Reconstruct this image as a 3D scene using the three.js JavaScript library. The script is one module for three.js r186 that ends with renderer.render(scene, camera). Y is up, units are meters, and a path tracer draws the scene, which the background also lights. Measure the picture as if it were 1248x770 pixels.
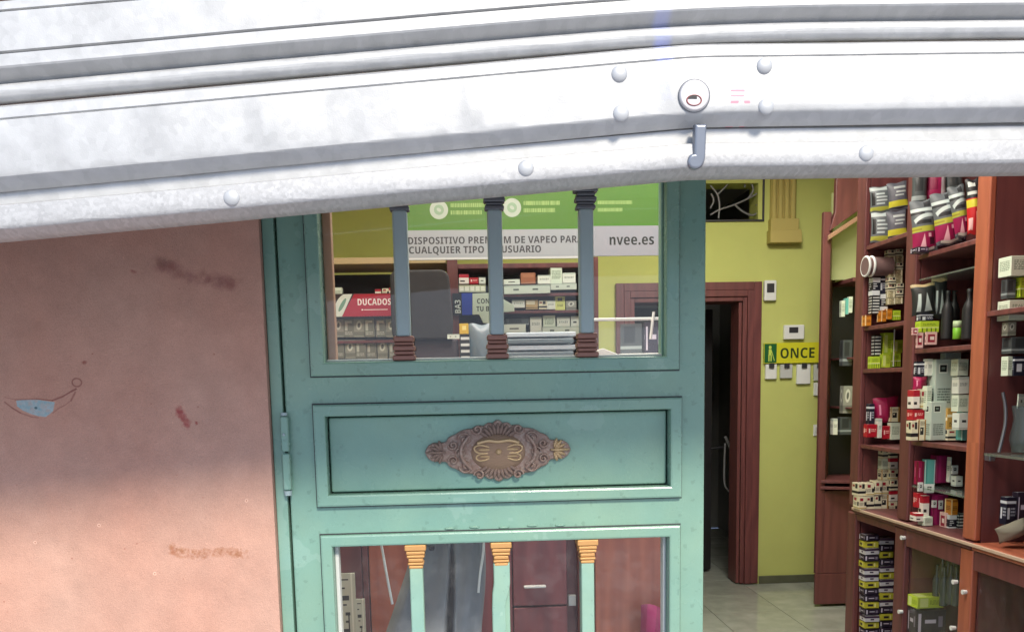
import * as THREE from 'three';
import { RoundedBoxGeometry } from 'three/addons/geometries/RoundedBoxGeometry.js';
import { mergeGeometries, mergeVertices, toCreasedNormals } from 'three/addons/utils/BufferGeometryUtils.js';
import { RectAreaLightUniformsLib } from 'three/addons/lights/RectAreaLightUniformsLib.js';

// ------------------------------------------------------------------ camera, sky, sun, exposure
const scene = new THREE.Scene();
const F = 1050, FULL_H = 1200, FULL_W = 1200 * 1248 / 770;
const camera = new THREE.PerspectiveCamera(2 * Math.atan(FULL_H / 2 / F) * 180 / Math.PI, 1248 / 770, 0.05, 600);
camera.position.set(0, 1.3, 0);
camera.rotation.order = 'YXZ';
camera.rotation.set(-Math.atan(128 / F), -Math.atan(60 / F), -0.02);
camera.setViewOffset(FULL_W, FULL_H, FULL_W / 2 - 624, 0, 1248, 770);   // the photograph is the upper part of a taller picture
camera.updateMatrixWorld(); camera.updateProjectionMatrix();

const renderer = new THREE.WebGLRenderer({ antialias: true });
renderer.toneMapping = THREE.LinearToneMapping;
renderer.toneMappingExposure = 1.45;
renderer.shadowMap.enabled = true;
const SUN_DIR = new THREE.Vector3(0.28, 0.87, 1).normalize();
const sun = new THREE.DirectionalLight(new THREE.Color().setRGB(1, 0.915, 0.77), 3.6);
sun.position.copy(SUN_DIR).multiplyScalar(20); sun.castShadow = true; sun.shadow.radius = 21;
sun.shadow.mapSize.set(2048, 2048);
Object.assign(sun.shadow.camera, { left: -5, right: 5, top: 5, bottom: -5, near: 1, far: 40 });
scene.add(sun, sun.target);

// seeded noise
function rng(seed) { let a = seed >>> 0; return () => { a = (a + 0x6D2B79F5) | 0; let t = Math.imul(a ^ (a >>> 15), 1 | a); t = (t + Math.imul(t ^ (t >>> 7), 61 | t)) ^ t; return ((t ^ (t >>> 14)) >>> 0) / 4294967296; }; }
function lattice(seed, n) { const r = rng(seed), g = new Float32Array(n * n).map(() => r()); return (x, y) => { // periodic value noise
  const xi = Math.floor(x), yi = Math.floor(y), fx = x - xi, fy = y - yi, m = (v) => ((v % n) + n) % n, s = (t) => t * t * (3 - 2 * t);
  const a = g[m(yi) * n + m(xi)], b = g[m(yi) * n + m(xi + 1)], c = g[m(yi + 1) * n + m(xi)], d = g[m(yi + 1) * n + m(xi + 1)];
  return a + (b - a) * s(fx) + (c - a) * s(fy) + (a - b - c + d) * s(fx) * s(fy); }; }
function fbm(seed, base, oct) { const L = []; for (let o = 0; o < oct; o++) L.push(lattice(seed + o * 17, base << o)); return (u, v) => { let s = 0, a = 0.5, t = 0; L.forEach((f, o) => { s += a * f(u * (base << o), v * (base << o)); t += a; a *= 0.55; }); return s / t; }; }

// sky: pale summer blue with thin high cloud
{
  const w = 512, h = 256, d = new Float32Array(w * h * 4), n = fbm(5, 6, 5);
  for (let j = 0; j < h; j++) for (let i = 0; i < w; i++) {
    const el = (j + 0.5) / h * Math.PI - Math.PI / 2, k = Math.max(0, Math.sin(el)), b = Math.exp(-3.2 * k);
    const c = Math.min(1, Math.max(0, (n(i / w, j / h * 0.5) - 0.46) * 4)) * Math.min(1, k * 5) * 0.7;
    let r = 0.30 + 0.44 * b, g = 0.45 + 0.38 * b, bl = 0.80 + 0.14 * b;
    r += (1.0 - r) * c; g += (1.0 - g) * c; bl += (1.02 - bl) * c;
    const o = (j * w + i) * 4; d[o] = r; d[o + 1] = g; d[o + 2] = bl; d[o + 3] = 1;
  }
  const t = new THREE.DataTexture(d, w, h, THREE.RGBAFormat, THREE.FloatType);
  t.mapping = THREE.EquirectangularReflectionMapping; t.magFilter = t.minFilter = THREE.LinearFilter; t.needsUpdate = true;
  scene.background = t; scene.environment = t; scene.backgroundIntensity = scene.environmentIntensity = 1.1;
}

// ------------------------------------------------------------------ helpers
const V = (x, y, z) => new THREE.Vector3(x, y, z);
const clamp = (v, a, b) => Math.min(b, Math.max(a, v));
const lin = (r, g, b) => new THREE.Color().setRGB(r, g, b);
function at(px, py, z) { const d = V((px - 624) / F, -(py - 600) / F, -1).applyEuler(camera.rotation); return camera.position.clone().addScaledVector(d, z / d.z); } // the point on the plane z where the photograph shows pixel px, py
const used = {};
function numbered(n) { const k = used[n] = (used[n] ?? -1) + 1; return k ? n + '_' + String(k).padStart(3, '0') : n; }
const offset = new WeakMap();
function tag(o, label, category, group, kind) { if (label) o.userData.label = label; if (category) o.userData.category = category; if (group) o.userData.group = group; if (kind) o.userData.kind = kind; return o; }
function thing(name, label, category, pos, group) { const o = new THREE.Group(); o.name = numbered(name); o.position.set(...pos); scene.add(o); offset.set(o, V(...pos)); return tag(o, label, category, group); }
function mesh(name, geo, mat) { const m = new THREE.Mesh(geo, mat); m.name = name; m.castShadow = m.receiveShadow = true; return m; }
function part(name, geo, mat, parent, label) { // geometry given in world coordinates
  const off = offset.get(parent), g = geo.clone(); g.translate(-off.x, -off.y, -off.z);
  const m = mesh(name, g, mat); parent.add(m); offset.set(m, off); if (label) m.userData.label = label; return m;
}
function solo(name, label, category, geo, mat, group) { geo.computeBoundingBox(); const b = geo.boundingBox, c = V((b.min.x + b.max.x) / 2, b.min.y, (b.min.z + b.max.z) / 2); geo.translate(-c.x, -c.y, -c.z); const m = mesh(numbered(name), geo, mat); m.position.copy(c); scene.add(m); offset.set(m, c); return tag(m, label, category, group); }
function structure(name, geo, mat) { const m = mesh(numbered(name), geo, mat); m.userData.kind = 'structure'; scene.add(m); return m; }
function boxUV(g) { // uv in metres, by the main direction each face points
  if (g.index) g = g.toNonIndexed(); const p = g.attributes.position, n = p.count, uv = new Float32Array(n * 2), a = V(), b = V(), c = V();
  for (let i = 0; i < n; i += 3) { a.fromBufferAttribute(p, i); b.fromBufferAttribute(p, i + 1); c.fromBufferAttribute(p, i + 2);
    const N = b.clone().sub(a).cross(c.clone().sub(a)), X = Math.abs(N.x), Y = Math.abs(N.y), Z = Math.abs(N.z);
    [a, b, c].forEach((q, k) => { const o = (i + k) * 2; if (Z >= X && Z >= Y) { uv[o] = q.x; uv[o + 1] = q.y; } else if (X >= Y) { uv[o] = q.z; uv[o + 1] = q.y; } else { uv[o] = q.x; uv[o + 1] = q.z; } }); }
  g.setAttribute('uv', new THREE.BufferAttribute(uv, 2)); return g;
}
function bx(x0, x1, y0, y1, z0, z1, r = 0.002) { const w = Math.abs(x1 - x0), h = Math.abs(y1 - y0), d = Math.abs(z1 - z0); r = Math.min(r, w / 2.2, h / 2.2, d / 2.2);
  const g = r > 0 ? new RoundedBoxGeometry(w, h, d, 1, r) : new THREE.BoxGeometry(w, h, d); g.translate((x0 + x1) / 2, (y0 + y1) / 2, (z0 + z1) / 2); return boxUV(g); }
function rectShape(x0, y0, x1, y1) { return new THREE.Shape([[x0, y0], [x1, y0], [x1, y1], [x0, y1]].map((p) => new THREE.Vector2(...p))); }
function frameGeo(x0, y0, x1, y1, w, zb, zf, bev = 0.003) { const s = rectShape(x0 + bev, y0 + bev, x1 - bev, y1 - bev); s.holes.push(rectShape(x0 + w - bev, y0 + w - bev, x1 - w + bev, y1 - w + bev));
  const g = new THREE.ExtrudeGeometry(s, { depth: zf - zb - 2 * bev, bevelEnabled: true, bevelThickness: bev, bevelSize: bev, bevelSegments: 2 }); g.translate(0, 0, zb + bev); return boxUV(g); }
function slab(pts, zb, zf, bev = 0.001) { const g = new THREE.ExtrudeGeometry(new THREE.Shape(pts.map((p) => new THREE.Vector2(...p))), { depth: zf - zb - 2 * bev, bevelEnabled: bev > 0, bevelThickness: bev, bevelSize: bev, bevelSegments: 2, curveSegments: 16 }); g.translate(0, 0, zb + bev); return boxUV(g); }
function tube(pts, r, seg = 24, closed = false, rad = 8) { return boxUV(new THREE.TubeGeometry(new THREE.CatmullRomCurve3(pts.map((p) => V(...p)), closed), seg, r, rad, closed)); }
function lathe(profile, x, y, z, seg = 20) { const g = new THREE.LatheGeometry(profile.map((p) => new THREE.Vector2(...p)), seg); g.translate(x, y, z); return g; }
const merged = (list) => mergeGeometries(list.map((g) => { const q = g.index ? g.toNonIndexed() : g; for (const k of Object.keys(q.attributes)) if (!['position', 'normal', 'uv'].includes(k)) q.deleteAttribute(k); return q; }));

// ------------------------------------------------------------------ textures and materials
function texture(cv, w = 1, h = 1, srgb = true, wrap = THREE.RepeatWrapping) { const t = new THREE.CanvasTexture(cv); if (srgb) t.colorSpace = THREE.SRGBColorSpace; t.wrapS = t.wrapT = wrap; t.repeat.set(1 / w, 1 / h); return t; }
const toS = (v) => { v = clamp(v, 0, 1); return 255 * (v <= 0.0031308 ? 12.92 * v : 1.055 * v ** (1 / 2.4) - 0.055); };
function paint(w, h, fn, srgb = true) { const cv = document.createElement('canvas'); cv.width = w; cv.height = h; const c = cv.getContext('2d'), im = c.createImageData(w, h);
  for (let j = 0; j < h; j++) for (let i = 0; i < w; i++) { const q = fn(i / w, j / h, i, j), o = (j * w + i) * 4; for (let k = 0; k < 3; k++) im.data[o + k] = srgb ? toS(q[k]) : clamp(q[k], 0, 1) * 255; im.data[o + 3] = 255; }
  c.putImageData(im, 0, 0); return cv; }
const grey = (v) => [v, v, v];
const nA = fbm(11, 4, 6), nB = fbm(23, 16, 4), nC = fbm(37, 8, 5), white = rng(3);
const bumpCv = paint(512, 512, (u, v) => grey(0.45 * nA(u, v) + 0.35 * nB(u, v) + 0.2 * white()), false);
const bumpT = (m) => texture(bumpCv, m, m, false);
const roughCv = paint(512, 512, (u, v) => grey(0.5 + 0.6 * (nC(u, v) - 0.5)), false);
const roughT = (m) => texture(roughCv, m, m, false);
function std(color, roughness = 0.6, extra = {}) { return new THREE.MeshStandardMaterial({ color: Array.isArray(color) ? lin(...color) : color, roughness, ...extra }); }

// galvanised sheet: crystals of zinc, dull blotches, white rust
const cells = (seed, n) => { const r = rng(seed), p = []; for (let i = 0; i < n * n; i++) p.push([r(), r(), r()]); return (u, v) => { const X = u * n, Y = v * n, xi = Math.floor(X), yi = Math.floor(Y); let best = 9, val = 0;
  for (let a = -1; a < 2; a++) for (let b = -1; b < 2; b++) { const q = p[((yi + b + n) % n) * n + ((xi + a + n) % n)], dx = xi + a + q[0] - X, dy = yi + b + q[1] - Y, d = dx * dx + dy * dy; if (d < best) { best = d; val = q[2]; } } return val; }; };
const spangle = cells(91, 110);
const zincTone = (u, v) => 0.445 + 0.045 * (spangle(u, v) - 0.5) + 0.05 * (nA(u, v) - 0.5) + 0.10 * (nB(u * 3, v * 3) - 0.5);
const zincCv = paint(1024, 1024, (u, v) => { const t = zincTone(u, v); return [t * 0.99, t, t * 1.005]; });
// the lowest slat and the two above carry a wiped streak of lilac paint and a worn red sticker (1.8 m by 0.4 m of sheet)
const streak = paint(2048, 512, (u, v) => {
  const X = -0.8 + 1.8 * u, Y = 1.85 - 0.4 * v; let t = zincTone(X + 3, Y + 3);
  let c = [t * 0.99, t, t * 1.005];
  const wob = 0.012 * (nC(0.3, Y * 2) - 0.5), wx = X - 0.245 - wob, k = clamp((0.014 + 0.008 * (nB(Y, 0.2) - 0.5) - Math.abs(wx)) / 0.006, 0, 1) * (Y > 1.66 ? 1 : Y > 1.622 ? clamp((nC(X * 3, Y * 2) - 0.3) * 2.2, 0, 0.8) : 0) * (0.25 + 0.55 * nB(X * 2, Y * 0.6));
  if (k > 0) c = c.map((q, i) => q + ([0.42, 0.46, 0.72][i] - q) * clamp(k, 0, 0.75));
  const sx = X - 0.334, sy = Y - 1.64;
  if (Math.abs(sx) < 0.012) { for (const [yy, hh] of [[0.007, 0.0012], [0.001, 0.001], [-0.006, 0.0018]]) if (Math.abs(sy - yy) < hh && nB(X * 9, Y * 3) > 0.42) c = [0.62, 0.2, 0.26]; }
  return c; });
const zincExtra = (m) => ({ metalness: 0.25, bumpMap: bumpT(m * 0.5), bumpScale: 0.0004 });
const M = {};
M.zinc = std(0xffffff, 0.5, { map: texture(zincCv), ...zincExtra(0.6) });
M.zincLow = std(0xffffff, 0.5, { map: texture(streak, 1.8, 0.4), ...zincExtra(0.6) }); M.zincLow.map.offset.set(0.8 / 1.8, -1.45 / 0.4);
const zincFine = cells(57, 160);
const zincBarCv = paint(1024, 1024, (u, v) => { const t = 0.43 + 0.10 * (zincFine(u, v) - 0.5) * (0.4 + nB(u, v)) + 0.10 * (nA(u, v) - 0.5) + 0.06 * (white() - 0.5); return [t, t, t * 1.005]; });
M.zincBar = std(0xffffff, 0.5, { map: texture(zincBarCv, 0.6, 0.6), ...zincExtra(0.6) });
M.zincDark = std([0.16, 0.17, 0.19], 0.5, { metalness: 0.5 });
M.steel = std([0.25, 0.27, 0.31], 0.35, { metalness: 0.7, bumpMap: bumpT(0.2), bumpScale: 0.0003 });
M.black = std([0.012, 0.012, 0.014], 0.55);
M.blackRough = std([0.02, 0.02, 0.022], 0.8, { bumpMap: bumpT(0.25), bumpScale: 0.001 });
// pink render of the left wall with its own smears; 0.976 m wide from x -1.3, 1.4 m tall from y 0.6
const WX0 = -1.3, WX1 = -0.324, WY0 = 0.6, WY1 = 2.0;
const wallCv = (() => {
  const W = 1366, H = 1960, cv = paint(W, H, (u, v) => { const t = 1 + 0.16 * (nA(u * 0.9, v * 1.2) - 0.5) + 0.22 * (nB(u * 2, v * 3) - 0.5) + 0.24 * (white() - 0.5), h = 0.05 * (nC(u, v) - 0.5); return [0.49 * t, (0.284 + h) * t, (0.218 + h) * t]; });
  const c = cv.getContext('2d'), r = rng(77), pix = (px, py) => { const p = at(px, py, -1.48); return [(p.x - WX0) / (WX1 - WX0) * W, (WY1 - p.y) / (WY1 - WY0) * H]; };
  const blotch = (path, wid, col, alpha, rag) => { for (let i = 0; i < path.length - 1; i++) { const [x0, y0] = pix(...path[i]), [x1, y1] = pix(...path[i + 1]), n = 46; for (let k = 0; k < n; k++) { const t = k / n, s = wid * (0.6 + 0.6 * r()); c.globalAlpha = alpha * (0.4 + 0.6 * r()); c.fillStyle = col; c.beginPath(); c.ellipse(x0 + (x1 - x0) * t + (r() - 0.5) * rag, y0 + (y1 - y0) * t + (r() - 0.5) * rag, s * (0.5 + r()), s * (0.4 + 0.5 * r()), r() * 3, 0, 7); c.fill(); } } c.globalAlpha = 1; };
  blotch([[192, 320], [212, 328], [240, 340], [268, 343], [286, 347]], 11, '#744440', 0.07, 26);
  blotch([[192, 320], [205, 326]], 11, '#6a423c', 0.04, 24);
  blotch([[217, 498], [222, 508], [229, 518]], 6, '#8a2f30', 0.14, 15); blotch([[238, 514], [240, 517]], 2.5, '#8a3a35', 0.12, 4);
  blotch([[207, 668], [220, 674], [240, 675], [262, 674], [282, 672], [298, 676]], 5, '#8a5638', 0.20, 20);
  blotch([[208, 666], [212, 676]], 4, '#9a6348', 0.12, 6);
  blotch([[100, 441], [104, 442]], 3.5, '#8a4a40', 0.10, 6); blotch([[160, 330], [164, 332]], 2.5, '#8a4a40', 0.10, 6);
  // flaked patch: the grey-blue undercoat shows, with a raised brown rim and a curling tail
  const trace = (pts) => { c.beginPath(); pts.forEach((p, i) => c[i ? 'lineTo' : 'moveTo'](...pix(...p))); };
  const flake = [[19, 488], [30, 487], [44, 487], [58, 489], [66, 490], [64, 501], [55, 508], [46, 507], [36, 504], [27, 500], [20, 495]];
  trace(flake); c.closePath(); c.fillStyle = '#a3b1b3'; c.fill();
  c.save(); trace(flake); c.closePath(); c.clip(); for (let i = 0; i < 260; i++) { const [x, y] = pix(16 + 52 * r(), 484 + 26 * r()); c.globalAlpha = 0.25; c.fillStyle = ['#b9a29b', '#8fb0b6', '#a9bcc0', '#7fa3aa'][i % 4]; c.beginPath(); c.ellipse(x, y, 2 + 6 * r(), 2 + 3 * r(), r() * 3, 0, 7); c.fill(); } c.restore();
  { const [x, y] = pix(43, 497); c.fillStyle = '#4e6b70'; c.beginPath(); c.ellipse(x, y, 3.5, 2.8, 0, 0, 7); c.fill(); }
  c.lineCap = 'round'; c.strokeStyle = '#8a5a50'; c.lineWidth = 3.2;
  for (const l of [[[5, 484], [18, 487], [44, 486], [63, 488], [76, 483], [86, 477], [92, 474]], [[5, 490], [14, 497], [24, 503], [38, 508], [46, 509]], [[64, 503], [70, 498], [78, 494], [86, 488], [91, 478]]]) { for (let i = 0; i < l.length - 1; i++) { c.globalAlpha = 0.35 + 0.6 * r(); c.lineWidth = 1.6 + 2.6 * r(); trace([l[i], l[i + 1]]); c.stroke(); } }
  c.globalAlpha = 0.8; c.lineWidth = 3; { const [x, y] = pix(93, 466); c.beginPath(); c.ellipse(x, y, 10.5, 9.5, 0, 0, 7); c.stroke(); }
  for (let i = 0; i < 170; i++) { const x = r() * W, y = r() * H; c.globalAlpha = 0.3 + 0.3 * r(); c.fillStyle = r() < 0.6 ? '#8d5344' : '#e4b39a'; c.beginPath(); c.ellipse(x, y, 0.8 + 1.6 * r(), 0.8 + 1.2 * r(), 0, 0, 7); c.fill(); }
  for (const [px, py] of [[42, 661], [188, 699], [120, 640], [300, 610]]) { const [x, y] = pix(px, py); c.globalAlpha = 0.8; c.strokeStyle = '#e9c3ae'; c.lineWidth = 1.6; c.beginPath(); c.ellipse(x, y, 3, 3, 0, 0, 7); c.stroke(); c.fillStyle = '#8a4a3a'; c.fillRect(x - 1, y - 1, 2.4, 2.4); }
  return cv;
})();
M.wallLeft = std(0xffffff, 0.9, { map: texture(wallCv, 1, 1, true, THREE.ClampToEdgeWrapping), bumpMap: bumpT(0.28), bumpScale: 0.0034 });
const pinkCv = paint(512, 512, (u, v) => { const t = 1 + 0.16 * (nA(u, v) - 0.5) + 0.22 * (nB(u, v) - 0.5); return [0.52 * t, 0.262 * t, 0.195 * t]; });
M.pink = std(0xffffff, 0.9, { map: texture(pinkCv), bumpMap: bumpT(0.35), bumpScale: 0.002 });
// teal metal paint, slightly mottled and scuffed
const tealCv = paint(1024, 1024, (u, v) => { const m = nA(u, v) - 0.5, s = nB(u * 1, v * 1) - 0.5, g = white() - 0.5, t = 1 + 0.22 * m + 0.14 * s + 0.05 * g, w = nC(u, v) > 0.70 ? 0.03 : 0, d = nB(u * 4, v * 4) > 0.74 ? 0.86 : 1; return [(0.186 + 0.07 * m + w) * t, (0.328 + w) * t, (0.262 - 0.07 * m + w) * t].map((q) => q * d); });
M.teal = std(0xffffff, 0.5, { map: texture(tealCv, 0.9, 0.9), roughnessMap: roughT(0.5), bumpMap: bumpT(0.3), bumpScale: 0.0006 });
M.tealPale = std([1.25, 1.18, 1.2], 0.5, { map: texture(tealCv, 0.4, 0.4), bumpMap: bumpT(0.2), bumpScale: 0.0004 });
M.tealBlue = std([0.33, 0.43, 0.44], 0.5, { bumpMap: bumpT(0.2), bumpScale: 0.0005 });
// woods
function woodCv(dark, light, seed) { const n = fbm(seed, 3, 4), f = fbm(seed + 5, 32, 3); return paint(512, 512, (u, v) => { const g = 0.5 + 0.5 * Math.sin((u * 9 + 2.6 * n(u, v * 0.7)) * 6.283), q = clamp(0.62 * g * n(u, v) + 0.5 * f(u, v * 0.12) - 0.05, 0, 1); return dark.map((d, i) => d + (light[i] - d) * q); }); }
const plumCv = woodCv([0.105, 0.034, 0.036], [0.215, 0.068, 0.064], 51), orangeCv = woodCv([0.31, 0.088, 0.05], [0.52, 0.165, 0.09], 61);
M.plum = std(0xffffff, 0.42, { map: texture(plumCv, 0.5, 1.2) });
M.cherry = std([1.55, 1.35, 1.45], 0.4, { map: texture(plumCv, 0.5, 1.2) });
M.orange = std(0xffffff, 0.35, { map: texture(orangeCv, 0.4, 1.1) });
M.darkPlum = M.plum;
M.beige = std([0.50, 0.38, 0.20], 0.5, { bumpMap: bumpT(0.2), bumpScale: 0.0004 });
M.brown = std([0.34, 0.19, 0.115], 0.55, { bumpMap: bumpT(0.2), bumpScale: 0.0006 });
M.gold = std([0.52, 0.28, 0.10], 0.45, { metalness: 0.25, bumpMap: bumpT(0.12), bumpScale: 0.0008 });
M.copper = std([0.26, 0.13, 0.10], 0.5, { metalness: 0.2, bumpMap: bumpT(0.12), bumpScale: 0.0008 });
const bronzeCv = paint(256, 256, (u, v) => { const k = clamp((nB(u, v) - 0.4) * 3, 0, 1); return [0.25 + 0.08 * k, 0.165 + 0.09 * k, 0.13 + 0.08 * k]; });
M.bronze = std(0xffffff, 0.45, { map: texture(bronzeCv, 0.06, 0.06), metalness: 0.35, bumpMap: bumpT(0.06), bumpScale: 0.0012 });
M.shield = std([0.28, 0.185, 0.12], 0.45, { metalness: 0.35, bumpMap: bumpT(0.06), bumpScale: 0.0012 });
M.bronzeGold = std([0.50, 0.36, 0.20], 0.36, { metalness: 0.5, bumpMap: bumpT(0.05), bumpScale: 0.0008 });
// shop interior
const yellowCv = paint(512, 512, (u, v) => { const t = 1 + 0.10 * (nA(u, v) - 0.5) + 0.08 * (nB(u, v) - 0.5); return [0.51 * t, 0.545 * t, 0.165 * t]; });
M.yellow = std(0xffffff, 0.85, { map: texture(yellowCv, 1.7, 1.7), bumpMap: bumpT(0.5), bumpScale: 0.001 });
M.pilaster = std([0.46, 0.38, 0.12], 0.8, { bumpMap: bumpT(0.3), bumpScale: 0.001 });
const marbleCv = paint(512, 512, (u, v) => { const k = Math.abs(nA(u, v) - 0.5) * 3, t = 0.30 + 0.09 * k + 0.08 * (nB(u, v) - 0.5); return [t * 0.95, t, t * 0.88]; });
M.marble = std(0xffffff, 0.07, { map: texture(marbleCv, 0.8, 0.8) });
M.ceiling = std([0.75, 0.74, 0.68], 0.9);
M.pavement = std([0.31, 0.32, 0.345], 0.9, { bumpMap: bumpT(1), bumpScale: 0.003 });
M.white = std([0.72, 0.74, 0.72], 0.5); M.paper = std([0.74, 0.75, 0.70], 0.8); M.dark = std([0.03, 0.03, 0.035], 0.5);
M.greyShelf = std([0.5, 0.52, 0.5], 0.5); M.iron = std([0.22, 0.22, 0.23], 0.5, { metalness: 0.4 });
const fbm0 = fbm(71, 24, 3);
M.glass = new THREE.MeshPhysicalMaterial({ color: 0xffffff, transmission: 1, thickness: 0, roughness: 0.02, ior: 1.5 });
M.clear = new THREE.MeshPhysicalMaterial({ color: lin(0.42, 0.53, 0.60), transmission: 0.72, thickness: 0, roughness: 0.4, ior: 1.45 });
M.glassThick = new THREE.MeshPhysicalMaterial({ color: lin(0.75, 0.85, 0.8), transmission: 0.9, thickness: 0, roughness: 0.1, ior: 1.5 });
M.vase = new THREE.MeshPhysicalMaterial({ color: lin(0.3, 0.36, 0.38), transmission: 0.75, thickness: 0, roughness: 0.2, ior: 1.5 });
M.glass.transmissionMap = texture(paint(512, 512, (u, v) => { const k = clamp((nA(u, v) - 0.42) * 3, 0, 1), s = clamp((fbm0(u, v) - 0.5) * 4, 0, 1); return grey(0.995 - 0.012 * k - 0.03 * s * white()); }, false), 0.7, 0.7, false);
M.lampGlow = std([0.9, 0.9, 0.88], 0.5, { emissive: lin(1, 0.97, 0.88), emissiveIntensity: 4 });
const clothCv = paint(512, 512, (u, v, i, j) => { const w = ((i + j) % 4 < 2 ? 0.012 : -0.012), t = 0.20 + 0.09 * (nA(u, v) - 0.5) + w + 0.02 * (white() - 0.5); return [t * 0.93, t, t * 1.08]; });
M.cloth = std(0xffffff, 0.95, { map: texture(clothCv, 0.3, 0.3), bumpMap: bumpT(0.08), bumpScale: 0.0006 });

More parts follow.
